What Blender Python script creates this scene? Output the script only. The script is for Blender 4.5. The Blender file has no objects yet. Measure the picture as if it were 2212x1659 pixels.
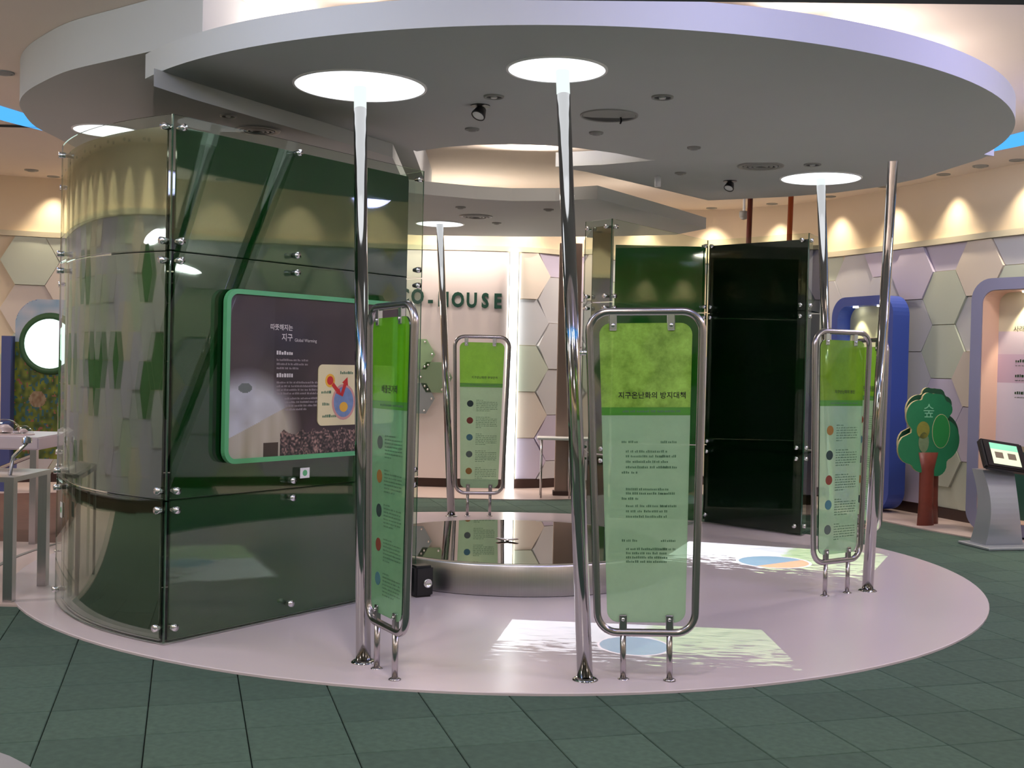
import bpy, bmesh, math, random
import numpy as np
from mathutils import Vector, Matrix

random.seed(7)
S = bpy.context.scene
C = S.collection
PI = math.pi

# ------------------------------------------------------------------ camera
FPX, PITCH, ROLL, EYE = 2501.6, -0.0164, 0.0225, 1.5
FW = Vector((0, math.cos(PITCH), math.sin(PITCH)))
_up = Vector((0, -math.sin(PITCH), math.cos(PITCH)))
_rt = Vector((1, 0, 0))
RT = math.cos(ROLL) * _rt + math.sin(ROLL) * _up
UP = -math.sin(ROLL) * _rt + math.cos(ROLL) * _up
CAM = Vector((0, 0, EYE))
cd = bpy.data.cameras.new('camera')
cam = bpy.data.objects.new('camera', cd)
C.objects.link(cam)
m = Matrix((RT, UP, -FW)).transposed().to_4x4()
m.translation = CAM
cam.matrix_world = m
cd.sensor_fit = 'HORIZONTAL'
cd.sensor_width = 36
cd.lens = FPX / 2212 * 36
cd.clip_start = 0.05
S.camera = cam

# ------------------------------------------------------------------ world and exposure
w = bpy.data.worlds.new('world')
S.world = w
w.use_nodes = True
w.node_tree.nodes['Background'].inputs[0].default_value = (0.8, 0.85, 1, 1)
w.node_tree.nodes['Background'].inputs[1].default_value = 0.05
S.view_settings.view_transform = 'Standard'
S.view_settings.look = 'None'
S.view_settings.gamma = 1
S.view_settings.use_curve_mapping = False
S.view_settings.exposure = 0.35
S.cycles.max_bounces = 8
S.cycles.diffuse_bounces = 4
S.cycles.glossy_bounces = 5
S.cycles.transparent_max_bounces = 16
S.cycles.caustics_reflective = False
S.cycles.caustics_refractive = False
S.cycles.sample_clamp_indirect = 4

ROOM_H = 3.55
CX, CY = -0.01, 8.5          # centre of the round platform


def pix(px, py, z):
    d = FW + RT * ((px - 1106) / FPX) - UP * ((py - 829.5) / FPX)
    return CAM + d * ((z - EYE) / d.z)


def pix_plane(px, py, p0, n):
    d = FW + RT * ((px - 1106) / FPX) - UP * ((py - 829.5) / FPX)
    return CAM + d * ((p0 - CAM).dot(n) / d.dot(n))


def pix_depth(px, py, y):
    d = FW + RT * ((px - 1106) / FPX) - UP * ((py - 829.5) / FPX)
    return CAM + d * (y / d.y)


def area(name, loc, size, power, col, rot=(0, 0, 0), spread=PI):
    l = bpy.data.lights.new(name, 'AREA')
    l.shape = 'DISK'
    l.size = size
    l.energy = power
    l.color = col
    l.spread = spread
    o = bpy.data.objects.new(name, l)
    o.location = loc
    o.rotation_euler = rot
    C.objects.link(o)
    return o


# general fill: unseen lamps added below the ceiling, around and behind the visitor
ROOM_FILL = [(-3.6, 2.2), (3.4, 2.2), (0.0, 0.6), (-5.2, 6.0), (4.2, 5.2), (-5.0, 9.6), (-2.6, 13.0),
               (1.4, 13.3), (-0.6, 13.1), (0.2, 9.3), (0, 3.6), (3.9, 9.3)]
for (x, y) in ROOM_FILL:
    area('room_downlight_lamp', (x, y, ROOM_H - 0.04), 0.5, 8 if (x, y) == (0.2, 9.3) else 30, (1.0, 0.88, 0.80))


# ------------------------------------------------------------------ materials
def s2l(c):
    return tuple((v / 12.92 if v <= 0.04045 else ((v + 0.055) / 1.055) ** 2.4) for v in c)


def rgb(r, g, b):
    return s2l((r / 255, g / 255, b / 255)) + (1,)


MATS = {}


def mat(name, col, rough=0.5, metal=0.0, emit=None, es=1.0, noise=0.0, nscale=20.0, bump=0.0, coat=0.0, spec=None, ior=None, stretch=None, aniso=0):
    m = bpy.data.materials.new(name)
    m.use_nodes = True
    nt = m.node_tree
    b = nt.nodes['Principled BSDF']
    b.inputs['Base Color'].default_value = col
    b.inputs['Roughness'].default_value = rough
    b.inputs['Metallic'].default_value = metal
    if coat:
        b.inputs['Coat Weight'].default_value = coat
        b.inputs['Coat Roughness'].default_value = 0.03
    if ior:
        b.inputs['IOR'].default_value = ior
    if spec is not None:
        b.inputs['Specular IOR Level'].default_value = spec
    if aniso:
        b.inputs['Anisotropic'].default_value = aniso
    if emit:
        b.inputs['Emission Color'].default_value = emit
        b.inputs['Emission Strength'].default_value = es
    if noise or bump:
        tc = nt.nodes.new('ShaderNodeTexCoord')
        n = nt.nodes.new('ShaderNodeTexNoise')
        n.inputs['Scale'].default_value = nscale
        n.inputs['Detail'].default_value = 4
        src = tc.outputs['Object']
        if stretch:
            mp = nt.nodes.new('ShaderNodeMapping')
            mp.inputs['Scale'].default_value = stretch
            nt.links.new(src, mp.inputs['Vector'])
            src = mp.outputs['Vector']
        nt.links.new(src, n.inputs['Vector'])
        if noise:
            mx = nt.nodes.new('ShaderNodeMix')
            mx.data_type = 'RGBA'
            mx.inputs['A'].default_value = tuple(c * (1 - noise) for c in col[:3]) + (1,)
            mx.inputs['B'].default_value = tuple(min(1, c * (1 + noise)) for c in col[:3]) + (1,)
            nt.links.new(n.outputs['Fac'], mx.inputs['Factor'])
            nt.links.new(mx.outputs['Result'], b.inputs['Base Color'])
        if bump:
            bp = nt.nodes.new('ShaderNodeBump')
            bp.inputs['Strength'].default_value = bump
            bp.inputs['Distance'].default_value = 0.003
            nt.links.new(n.outputs['Fac'], bp.inputs['Height'])
            nt.links.new(bp.outputs['Normal'], b.inputs['Normal'])
    MATS[name] = m
    return m


def emis(name, col, st):
    m = bpy.data.materials.new(name)
    m.use_nodes = True
    nt = m.node_tree
    nt.nodes.clear()
    e = nt.nodes.new('ShaderNodeEmission')
    e.inputs[0].default_value = col
    e.inputs[1].default_value = st
    o = nt.nodes.new('ShaderNodeOutputMaterial')
    nt.links.new(e.outputs[0], o.inputs[0])
    return m


def front_fresnel(nt, ior):
    """Fresnel for the outer side of a pane only (the inner side would reflect totally)"""
    f = nt.nodes.new('ShaderNodeFresnel')
    f.inputs[0].default_value = ior
    g = nt.nodes.new('ShaderNodeNewGeometry')
    a = nt.nodes.new('ShaderNodeMath'); a.operation = 'SUBTRACT'
    a.inputs[0].default_value = 1.0
    nt.links.new(g.outputs['Backfacing'], a.inputs[1])
    b = nt.nodes.new('ShaderNodeMath'); b.operation = 'MULTIPLY'
    nt.links.new(f.outputs[0], b.inputs[0]); nt.links.new(a.outputs[0], b.inputs[1])
    return b.outputs[0]


def thin_glass(name, tint, ior=1.45, add=0.0):
    """pane of clear glass: straight-through tint plus Fresnel mirror"""
    m = bpy.data.materials.new(name)
    m.use_nodes = True
    nt = m.node_tree
    nt.nodes.clear()
    t = nt.nodes.new('ShaderNodeBsdfTransparent')
    t.inputs[0].default_value = tint
    g = nt.nodes.new('ShaderNodeBsdfGlossy')
    g.inputs['Roughness'].default_value = 0.01
    g.inputs[0].default_value = (0.95, 1, 0.96, 1)
    f = front_fresnel(nt, ior)
    mx = nt.nodes.new('ShaderNodeMixShader')
    o = nt.nodes.new('ShaderNodeOutputMaterial')
    nt.links.new(f, mx.inputs[0])
    nt.links.new(t.outputs[0], mx.inputs[1])
    nt.links.new(g.outputs[0], mx.inputs[2])
    nt.links.new(mx.outputs[0], o.inputs[0])
    return m


def film(name, col, thru=0.3, noise=0.0, nscale=6, refl=1.5):
    """printed translucent film on glass"""
    m = bpy.data.materials.new(name)
    m.use_nodes = True
    nt = m.node_tree
    nt.nodes.clear()
    N = nt.nodes.new
    d = N('ShaderNodeBsdfDiffuse'); d.inputs[0].default_value = col
    tl = N('ShaderNodeBsdfTranslucent'); tl.inputs[0].default_value = col
    tr = N('ShaderNodeBsdfTransparent')
    tr.inputs[0].default_value = tuple(0.35 + 0.65 * min(1, c * 1.3) for c in col[:3]) + (1,)
    g = N('ShaderNodeBsdfGlossy'); g.inputs['Roughness'].default_value = 0.03
    g.inputs[0].default_value = (1, 1, 1, 1)
    f = front_fresnel(nt, refl)
    m1 = N('ShaderNodeMixShader'); m1.inputs[0].default_value = 0.45
    m2 = N('ShaderNodeMixShader'); m2.inputs[0].default_value = thru
    m3 = N('ShaderNodeMixShader')
    o = N('ShaderNodeOutputMaterial')
    L = nt.links.new
    L(d.outputs[0], m1.inputs[1]); L(tl.outputs[0], m1.inputs[2])
    L(m1.outputs[0], m2.inputs[1]); L(tr.outputs[0], m2.inputs[2])
    L(f, m3.inputs[0]); L(m2.outputs[0], m3.inputs[1]); L(g.outputs[0], m3.inputs[2])
    L(m3.outputs[0], o.inputs[0])
    if noise:
        tc = N('ShaderNodeTexCoord'); n = N('ShaderNodeTexNoise')
        n.inputs['Scale'].default_value = nscale; n.inputs['Detail'].default_value = 8
        n.inputs['Roughness'].default_value = 0.7
        r = N('ShaderNodeValToRGB')
        r.color_ramp.elements[0].position = 0.35
        r.color_ramp.elements[0].color = tuple(c * (1 - noise) for c in col[:3]) + (1,)
        r.color_ramp.elements[1].position = 0.7
        r.color_ramp.elements[1].color = tuple(min(1, c * (1 + noise) + 0.08 * noise) for c in col[:3]) + (1,)
        L(tc.outputs['Object'], n.inputs['Vector']); L(n.outputs['Fac'], r.inputs[0])
        L(r.outputs[0], d.inputs[0]); L(r.outputs[0], tl.inputs[0])
    return m


def vcol_mat(name, rough=0.4, coat=0.3, es=0.0):
    m = bpy.data.materials.new(name)
    m.use_nodes = True
    nt = m.node_tree
    b = nt.nodes['Principled BSDF']
    a = nt.nodes.new('ShaderNodeVertexColor')
    a.layer_name = 'Col'
    nt.links.new(a.outputs[0], b.inputs['Base Color'])
    b.inputs['Roughness'].default_value = rough
    b.inputs['Coat Weight'].default_value = coat
    if es:
        nt.links.new(a.outputs[0], b.inputs['Emission Color'])
        b.inputs['Emission Strength'].default_value = es
    return m


M_slab = mat('painted_plaster_slab', rgb(186, 189, 187), 0.85, noise=0.02, nscale=3)
M_ceil = mat('painted_ceiling', rgb(228, 214, 200), 0.9, noise=0.02, nscale=2)
M_wall = mat('painted_wall_beige', rgb(232, 214, 186), 0.85, noise=0.02, nscale=3)
M_white = mat('white_wall_board', rgb(238, 226, 224), 0.6)
M_ledge = mat('ledge_beige', rgb(214, 206, 180), 0.6)
M_base = mat('dark_baseboard', rgb(58, 36, 30), 0.45)
M_tile = mat('dark_green_carpet_tile', rgb(74, 98, 88), 0.9, noise=0.35, nscale=30, bump=0.3)
M_tile2 = mat('dark_green_carpet_tile_b', rgb(69, 92, 83), 0.9, noise=0.35, nscale=24, bump=0.3)
M_grout = mat('floor_joint_dark', rgb(20, 30, 28), 0.9)
M_plat = mat('white_gloss_platform', rgb(232, 218, 225), 0.22, spec=0.5, noise=0.01, nscale=2)
M_pink = mat('pale_pink_floor', rgb(214, 194, 190), 0.35, noise=0.04, nscale=5)
M_brownf = mat('brown_floor', rgb(110, 78, 70), 0.6, noise=0.15, nscale=8)
M_steel = mat('polished_steel', (0.42, 0.412, 0.41, 1), 0.09, 1.0)
M_frame = mat('satin_steel_tube', (0.46, 0.43, 0.44, 1), 0.22, 1.0)
M_brush = mat('brushed_steel', (0.50, 0.48, 0.50, 1), 0.30, 1.0, noise=0.12, nscale=60, stretch=(6, 6, 0.05), aniso=0.6)
M_clamp = mat('clamp_chrome', (0.8, 0.8, 0.82, 1), 0.18, 1.0)
M_mirror = mat('drum_mirror_top', (0.62, 0.6, 0.58, 1), 0.015, 1.0)
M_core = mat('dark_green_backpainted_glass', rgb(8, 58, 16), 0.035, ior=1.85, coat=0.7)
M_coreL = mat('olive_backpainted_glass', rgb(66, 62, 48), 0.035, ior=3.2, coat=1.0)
M_core2 = mat('bright_green_backpainted_glass', rgb(14, 104, 22), 0.05, ior=1.8, coat=0.8)
M_coreD = mat('deep_green_backpainted_glass', rgb(2, 22, 5), 0.04, ior=1.5, coat=0.3)
M_glass = thin_glass('clear_pane_green_tint', (0.90, 0.945, 0.905, 1))
M_edge = mat('green_glass_edge', rgb(24, 70, 48), 0.1, coat=1)
M_disc = emis('disc_light_diffuser', (0.93, 0.97, 1.0, 1), 1.5)
M_strip = emis('white_light_strip', (0.95, 1.0, 0.97, 1), 5.0)
M_cyan = emis('cyan_cove_light', (0.085, 0.42, 1.0, 1), 1.0)
M_lamp = emis('halogen_lamp_face', (1.0, 0.86, 0.72, 1), 14.0)
M_sleeve = emis('lit_translucent_sleeve', (0.85, 0.97, 0.93, 1), 0.85)
M_black = mat('black_plastic', rgb(20, 19, 24), 0.35)
M_dark = mat('dark_recess', rgb(40, 42, 42), 0.7)  # dark colour standing in for shade inside recesses; also the diffuser slats
M_dgrey = mat('grey_fitting', rgb(140, 140, 136), 0.5)
M_hex = [mat('hex_panel_lavender', rgb(206, 198, 220), 0.6),
         mat('hex_panel_pale_green', rgb(200, 208, 192), 0.6),
         mat('hex_panel_grey', rgb(204, 204, 208), 0.6),
         mat('hex_panel_cream', rgb(222, 210, 198), 0.6)]
M_hexg = mat('hex_panel_green', rgb(70, 128, 74), 0.7, noise=0.3, nscale=20)
M_greenF = mat('green_poster_frame', rgb(96, 178, 122), 0.4)
M_lime = film('lime_printed_film', rgb(140, 206, 40), 0.22, 0.10)
M_lime2 = film('leafy_lime_printed_film', rgb(158, 206, 84), 0.12, 0.35, 9)  # mottling paints reflected foliage into the lime print
M_pale = film('pale_green_printed_film', rgb(186, 226, 186), 0.25, 0.05)
M_band = film('dark_green_printed_band', rgb(96, 170, 70), 0.15)
M_ink = mat('dark_green_ink', rgb(22, 58, 30), 0.6)
M_inkg = mat('grey_green_ink', rgb(78, 116, 86), 0.6)
M_inkw = mat('white_ink', rgb(216, 210, 208), 0.6)
M_inkw2 = mat('pale_grey_ink', rgb(150, 140, 142), 0.6)
M_sign = mat('green_sign_letter', rgb(30, 74, 60), 0.4)
M_blue = mat('blue_lacquer', rgb(58, 84, 178), 0.45)
M_lilac = mat('lilac_lacquer', rgb(140, 140, 170), 0.5)
M_peach = mat('peach_reveal', rgb(226, 190, 170), 0.6)
M_brown = mat('brown_column', rgb(150, 128, 118), 0.6)
M_trunk = mat('brown_tree_trunk', rgb(128, 62, 48), 0.4, noise=0.2, nscale=20)
M_leafD = mat('dark_green_tree_board', rgb(36, 84, 60), 0.6)
M_leafF = mat('green_tree_board', rgb(40, 128, 84), 0.5, noise=0.12, nscale=10)
M_leafE = mat('cream_board_edge', rgb(206, 196, 150), 0.6)
M_silver = mat('silver_painted_metal', rgb(176, 182, 192), 0.35, 0.4)
M_rust = mat('rust_orange_pole', rgb(150, 66, 26), 0.5)
M_rustd = mat('dark_brown_pole', rgb(84, 30, 22), 0.5)
M_table = mat('pale_table_top', rgb(206, 196, 206), 0.3)
M_whiteP = mat('white_plastic', rgb(235, 235, 235), 0.4)
M_vcol = vcol_mat('printed_poster')
M_screen = vcol_mat('lit_screen', es=0.8)


# ------------------------------------------------------------------ mesh helpers
def link(name, bm, m, parent=None, smooth=False, loc=None):
    me = bpy.data.meshes.new(name)
    bm.normal_update()
    bm.to_mesh(me)
    bm.free()
    ms = m if isinstance(m, (list, tuple)) else [m]
    for x in ms:
        me.materials.append(x)
    if smooth:
        for p in me.polygons:
            p.use_smooth = True
    o = bpy.data.objects.new(name, me)
    C.objects.link(o)
    if parent:
        o.parent = parent
    if loc is not None:
        o.location = loc
    return o


def thing(name, label, cat, loc=(0, 0, 0), rz=0, group=None):
    o = bpy.data.objects.new(name, None)
    o.empty_display_size = 0.1
    C.objects.link(o)
    o.location = loc
    o.rotation_euler = (0, 0, rz)
    tag(o, label, cat, group)
    return o


def tag(o, label, cat, group=None):
    o['label'] = label
    o['category'] = cat
    if group:
        o['group'] = group
    return o


def struct(o, parent=None):
    o['kind'] = 'structure'
    return o


def copy_tree(o, parent=None):
    c = o.copy()
    C.objects.link(c)
    c.parent = parent
    for ch in list(o.children):
        copy_tree(ch, c)
    return c


def box(bm, x0, x1, y0, y1, z0, z1, mi=0):
    v = [bm.verts.new((x, y, z)) for z in (z0, z1) for (x, y) in ((x0, y0), (x1, y0), (x1, y1), (x0, y1))]
    for f in ((3, 2, 1, 0), (4, 5, 6, 7), (0, 1, 5, 4), (1, 2, 6, 5), (2, 3, 7, 6), (3, 0, 4, 7)):
        bm.faces.new([v[i] for i in f]).material_index = mi


def bbox(bm, x0, x1, y0, y1, z0, z1, bev=0.004, seg=2):
    n = len(bm.edges)
    box(bm, x0, x1, y0, y1, z0, z1)
    bm.edges.ensure_lookup_table()
    bmesh.ops.bevel(bm, geom=bm.edges[n:], offset=bev, segments=seg, affect='EDGES')


def prism(bm, pts, z0, z1, mside=0, mbot=0, mtop=0):
    """pts: 2D outline, extruded vertically"""
    a = sum(pts[i][0] * pts[(i + 1) % len(pts)][1] - pts[(i + 1) % len(pts)][0] * pts[i][1] for i in range(len(pts)))
    if a < 0:
        pts = pts[::-1]
    lo = [bm.verts.new((p[0], p[1], z0)) for p in pts]
    hi = [bm.verts.new((p[0], p[1], z1)) for p in pts]
    bm.faces.new(lo[::-1]).material_index = mbot
    bm.faces.new(hi).material_index = mtop
    n = len(pts)
    for i in range(n):
        bm.faces.new((lo[i], lo[(i + 1) % n], hi[(i + 1) % n], hi[i])).material_index = mside


def slab_xz(bm, pts, y0, y1, mi=0, ms=None):
    """outline in local x,z extruded along y (front y0)"""
    ms = mi if ms is None else ms
    a = sum(pts[i][0] * pts[(i + 1) % len(pts)][1] - pts[(i + 1) % len(pts)][0] * pts[i][1] for i in range(len(pts)))
    if a < 0:
        pts = pts[::-1]
    f = [bm.verts.new((p[0], y0, p[1])) for p in pts]
    b = [bm.verts.new((p[0], y1, p[1])) for p in pts]
    bm.faces.new(f).material_index = mi
    bm.faces.new(b[::-1]).material_index = mi
    n = len(pts)
    for i in range(n):
        bm.faces.new((f[i], b[i], b[(i + 1) % n], f[(i + 1) % n])).material_index = ms


def frame_xz(bm, outer, inner, y0, y1):
    """ring between two outlines with equal counts, extruded along y"""
    n = len(outer)
    V = [[bm.verts.new((p[0], y, p[1])) for p in L] for y in (y0, y1) for L in (outer, inner)]
    of, inf, ob, inb = V
    for i in range(n):
        j = (i + 1) % n
        bm.faces.new((of[i], of[j], inf[j], inf[i]))
        bm.faces.new((ob[j], ob[i], inb[i], inb[j]))
        bm.faces.new((of[j], of[i], ob[i], ob[j]))
        bm.faces.new((inf[i], inf[j], inb[j], inb[i]))


def rrect(x0, x1, z0, z1, r, seg=6):
    pts = []
    for (cx, cz, a0) in ((x1 - r, z1 - r, 0), (x0 + r, z1 - r, 90), (x0 + r, z0 + r, 180), (x1 - r, z0 + r, 270)):
        for k in range(seg + 1):
            a = math.radians(a0 + 90 * k / seg)
            pts.append((cx + r * math.cos(a), cz + r * math.sin(a)))
    return pts


def tube(bm, path, r, closed=False, seg=12, caps=True):
    P = [Vector(p) for p in path]
    n = len(P)
    rings = []
    up = None
    for i in range(n):
        a = P[i - 1] if (i > 0 or closed) else P[i]
        b = P[(i + 1) % n] if (i < n - 1 or closed) else P[i]
        t = (b - a).normalized()
        if up is None:
            up = Vector((0, 1, 0)) if abs(t.y) < 0.9 else Vector((1, 0, 0))
        u = (up - t * up.dot(t)).normalized()
        v = t.cross(u)
        up = u
        rr = r[i] if isinstance(r, (list, tuple)) else r
        rings.append([bm.verts.new(P[i] + (u * math.cos(2 * PI * k / seg) + v * math.sin(2 * PI * k / seg)) * rr) for k in range(seg)])
    m = n if closed else n - 1
    for i in range(m):
        A, B = rings[i], rings[(i + 1) % n]
        for k in range(seg):
            bm.faces.new((A[k], A[(k + 1) % seg], B[(k + 1) % seg], B[k]))
    if caps and not closed:
        bm.faces.new(rings[0][::-1])
        bm.faces.new(rings[-1])


def lathe(bm, prof, seg=32, c=(0, 0), mi=0):
    rings = []
    for (r, z) in prof:
        if r < 1e-6:
            rings.append([bm.verts.new((c[0], c[1], z))])
        else:
            rings.append([bm.verts.new((c[0] + r * math.cos(2 * PI * k / seg), c[1] + r * math.sin(2 * PI * k / seg), z)) for k in range(seg)])
    for A, B in zip(rings[:-1], rings[1:]):
        for k in range(seg):
            j = (k + 1) % seg
            if len(A) == 1 and len(B) == 1:
                continue
            if len(A) == 1:
                f = bm.faces.new((A[0], B[k], B[j]))
            elif len(B) == 1:
                f = bm.faces.new((A[k], A[j], B[0]))
            else:
                f = bm.faces.new((A[k], A[j], B[j], B[k]))
            f.material_index = mi


def text_mesh(name, body, size, m, parent, extrude=0.0, align='CENTER', bold=0.0):
    cu = bpy.data.curves.new(name, 'FONT')
    cu.body = body
    cu.size = size
    cu.extrude = extrude
    cu.offset = bold
    cu.resolution_u = 3
    cu.align_x = align
    cu.align_y = 'CENTER'
    t = bpy.data.objects.new(name + '_source', cu)
    C.objects.link(t)
    bpy.context.view_layer.update()
    dg = bpy.context.evaluated_depsgraph_get()
    me = bpy.data.meshes.new_from_object(t.evaluated_get(dg))
    bpy.data.objects.remove(t)
    bpy.data.curves.remove(cu)
    me.name = name
    me.materials.clear()
    me.materials.append(m)
    o = bpy.data.objects.new(name, me)
    C.objects.link(o)
    o.parent = parent
    o.rotation_euler = (PI / 2, 0, 0)
    return o


def painted(name, nx, nz, x0, x1, z0, z1, y, fn, parent, m=None, inside=None):
    """flat print: a grid in local x,z whose colours come from fn(u,v) (print only)"""
    xs = np.linspace(x0, x1, nx + 1)
    zs = np.linspace(z0, z1, nz + 1)
    verts = [(x, y, z) for z in zs for x in xs]
    faces, cols = [], []
    for j in range(nz):
        for i in range(nx):
            u, v = (i + 0.5) / nx, (j + 0.5) / nz
            if inside and not inside(u, v):
                continue
            a = j * (nx + 1) + i
            faces.append((a, a + 1, a + nx + 2, a + nx + 1))
            cols.append(s2l([max(0, min(1, c / 255)) for c in fn(u, v)]))
    me = bpy.data.meshes.new(name)
    me.from_pydata(verts, [], faces)
    ca = me.color_attributes.new('Col', 'FLOAT_COLOR', 'CORNER')
    arr = np.repeat(np.c_[np.array(cols), np.ones(len(cols))], 4, axis=0)
    ca.data.foreach_set('color', arr.ravel())
    me.materials.append(m or M_vcol)
    o = bpy.data.objects.new(name, me)
    C.objects.link(o)
    o.parent = parent
    return o


def hull_fix(bm):
    bmesh.ops.recalc_face_normals(bm, faces=bm.faces)


# ------------------------------------------------------------------ room shell
WPTS = [(-5.9, 13.35), (-4.6, 13.75), (-3.2, 13.95), (-1.6, 13.98), (0.0, 13.98), (0.7, 14.35), (1.6, 14.95), (2.6, 14.9), (3.35, 14.3), (3.85, 13.6), (4.35, 12.45),
        (4.78, 11.35), (5.35, 10.2), (5.75, 8.6), (5.9, 6.5), (5.7, 4.0), (5.0, 1.4), (3.6, -0.9), (1.4, -2.2), (-1.2, -2.3),
        (-3.8, -1.3), (-5.8, 1.0), (-6.9, 4.0), (-7.4, 7.0), (-7.4, 9.6), (-6.9, 12.0), (-6.5, 12.9)]


def catmull(P, n=14):
    out = []
    N = len(P)
    for i in range(N):
        p0, p1, p2, p3 = [Vector(P[(i + k) % N]) for k in (-1, 0, 1, 2)]
        for k in range(n):
            t = k / n
            out.append(0.5 * ((2 * p1) + (p2 - p0) * t + (2 * p0 - 5 * p1 + 4 * p2 - p3) * t * t + (3 * p1 - p0 - 3 * p2 + p3) * t ** 3))
    return out


WALL = catmull(WPTS)
NW = len(WALL)
SEGN = 14


def wall_strip(name, i0, i1, mt, z0, z1, t_in, t_out):
    """strip along the wall path; +offset = outwards"""
    bm = bmesh.new()
    cols = []
    for i in range(i0, i1 + 1):
        p = WALL[i % NW]
        t = (WALL[(i + 1) % NW] - WALL[(i - 1) % NW]).normalized()
        n = Vector((-t.y, t.x))          # path runs clockwise seen from above -> left normal points outwards
        a, b = p + n * t_in, p + n * t_out
        cols.append([bm.verts.new((q.x, q.y, z)) for (q, z) in ((a, z0), (a, z1), (b, z1), (b, z0))])
    for A, B in zip(cols[:-1], cols[1:]):
        for k in range(4):
            bm.faces.new((A[k], B[k], B[(k + 1) % 4], A[(k + 1) % 4]))
    bm.faces.new(cols[0][::-1]); bm.faces.new(cols[-1])
    hull_fix(bm)
    return link(name, bm, mt, smooth=False)


k = SEGN
SECT = {'back': (0, 6 * k), 'right': (6 * k, 15 * k), 'front': (15 * k, 21 * k), 'left': (21 * k, 27 * k)}
walls = {}
for s, (a, b) in SECT.items():
    walls[s] = struct(wall_strip('wall_' + s, a, b, M_wall, 0, ROOM_H, 0.0, 0.15))
    struct(wall_strip('baseboard_' + s, a, b, M_base, 0.0, 0.12, -0.03, 0.0))
    struct(wall_strip('trim_1' if s == 'back' else {'right': 'trim_2', 'front': 'trim_3', 'left': 'trim_4'}[s], a, b, M_ledge, 2.86, 2.92, -0.06, 0.0))

bm = bmesh.new()
prism(bm, [(p.x * 1.03, (p.y - 6) * 1.03 + 6) for p in WALL], ROOM_H, ROOM_H + 0.15)
struct(link('ceiling', bm, M_ceil))
bm = bmesh.new()
prism(bm, [(p.x * 1.03, (p.y - 6) * 1.03 + 6) for p in WALL], -0.12, -0.015)
floor = struct(link('floor', bm, M_grout))


# hexagonal relief panels on the walls
def clip(poly, zmin, zmax):
    for (lim, sgn) in ((zmin, 1), (zmax, -1)):
        out = []
        for i in range(len(poly)):
            a, b = poly[i], poly[(i + 1) % len(poly)]
            ia, ib = sgn * (a[1] - lim) >= 0, sgn * (b[1] - lim) >= 0
            if ia:
                out.append(a)
            if ia != ib:
                t = (lim - a[1]) / (b[1] - a[1])
                out.append((a[0] + t * (b[0] - a[0]), lim))
        poly = out
        if len(poly) < 3:
            return None
    return poly


def seg_len(i0, i1):
    L = [0]
    for i in range(i0, i1):
        L.append(L[-1] + (WALL[(i + 1) % NW] - WALL[i % NW]).length)
    return L


HH = 0.56
HS = HH / math.sqrt(3)


def wall_frame(i0, L, s):
    for i in range(len(L) - 1):
        if L[i + 1] >= s or i == len(L) - 2:
            break
    f = (s - L[i]) / max(1e-6, L[i + 1] - L[i])
    a, b = WALL[(i0 + i) % NW], WALL[(i0 + i + 1) % NW]
    return a + (b - a) * f, (b - a).normalized()


def hexes(sect, s0, s1, cutx=None, stuff=False, green=0.0, seed=0, cream=False):
    rnd = random.Random(seed)
    i0, i1 = SECT[sect]
    L = seg_len(i0, i1)
    s1 = min(s1, L[-1] - 0.3)
    big = bmesh.new() if stuff else None
    c = 0
    s = s0
    while s < s1 - 0.01:
        for row in range(-1, 6):
            zc = 0.34 + row * HH + (HH / 2 if c % 2 else 0)
            g = 0.004
            poly = [(math.cos(math.radians(60 * q)) * (HS - g), zc + math.sin(math.radians(60 * q)) * (HS - g)) for q in range(6)]
            poly = clip(poly, 0.125, 2.855)
            if not poly:
                continue
            if cutx is not None and s < s0 + 0.01:
                poly = [(b_, a_) for (a_, b_) in poly]
                poly = clip(poly, cutx, 9)
                poly = [(b_, a_) for (a_, b_) in poly][::-1]
            p, t = wall_frame(i0, L, s)
            n = Vector((t.y, -t.x))     # into the room
            lift = rnd.choice((0.012, 0.022, 0.034, 0.046))
            mi = rnd.choice((3, 3, 3, 1, 2)) if cream else rnd.choice((0, 0, 1, 2, 2, 3))
            isg = rnd.random() < green * (1.6 if 1 <= row <= 3 else 0.2)
            if stuff:
                V = [big.verts.new((p.x + t.x * q[0] + n.x * lift, p.y + t.y * q[0] + n.y * lift, q[1])) for q in poly]
                W = [big.verts.new((p.x + t.x * q[0] - n.x * .02, p.y + t.y * q[0] - n.y * .02, q[1])) for q in poly]
                big.faces.new(V).material_index = 4 if isg else mi
                for q in range(len(V)):
                    big.faces.new((V[q], W[q], W[(q + 1) % len(V)], V[(q + 1) % len(V)])).material_index = 4 if isg else mi
            else:
                bm = bmesh.new()
                slab_xz(bm, poly, -lift, 0.02)
                o = link('wall_panel', bm, M_hexg if isg else M_hex[mi], walls[sect])
                # local x along the wall, local -y into the room
                o.rotation_euler = (0, 0, math.atan2(t.y, t.x))
                o.location = (p.x, p.y, 0)
        s += HS * 1.5
        c += 1
    if stuff:
        hull_fix(big)
        o = link('wall_panels', big, M_hex + [M_hexg], walls[sect])
        o['kind'] = 'stuff'


Lb = seg_len(*SECT['back'])
sA = Lb[int(2.2 * k)]
sB = Lb[4 * k] + 0.12
hexes('back', 0.3, sA, seed=1, cream=True)
hexes('back', sB, 99, cutx=-0.05, seed=2)
hexes('right', 0.15, seg_len(*SECT['right'])[7 * k], seed=3)
hexes('right', seg_len(*SECT['right'])[7 * k] + 0.2, 99, stuff=True, green=0.10, seed=7)
hexes('left', 0.3, 99, stuff=True, green=0.16, seed=4)
hexes('front', 0.3, 99, stuff=True, green=0.2, seed=5)

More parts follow.
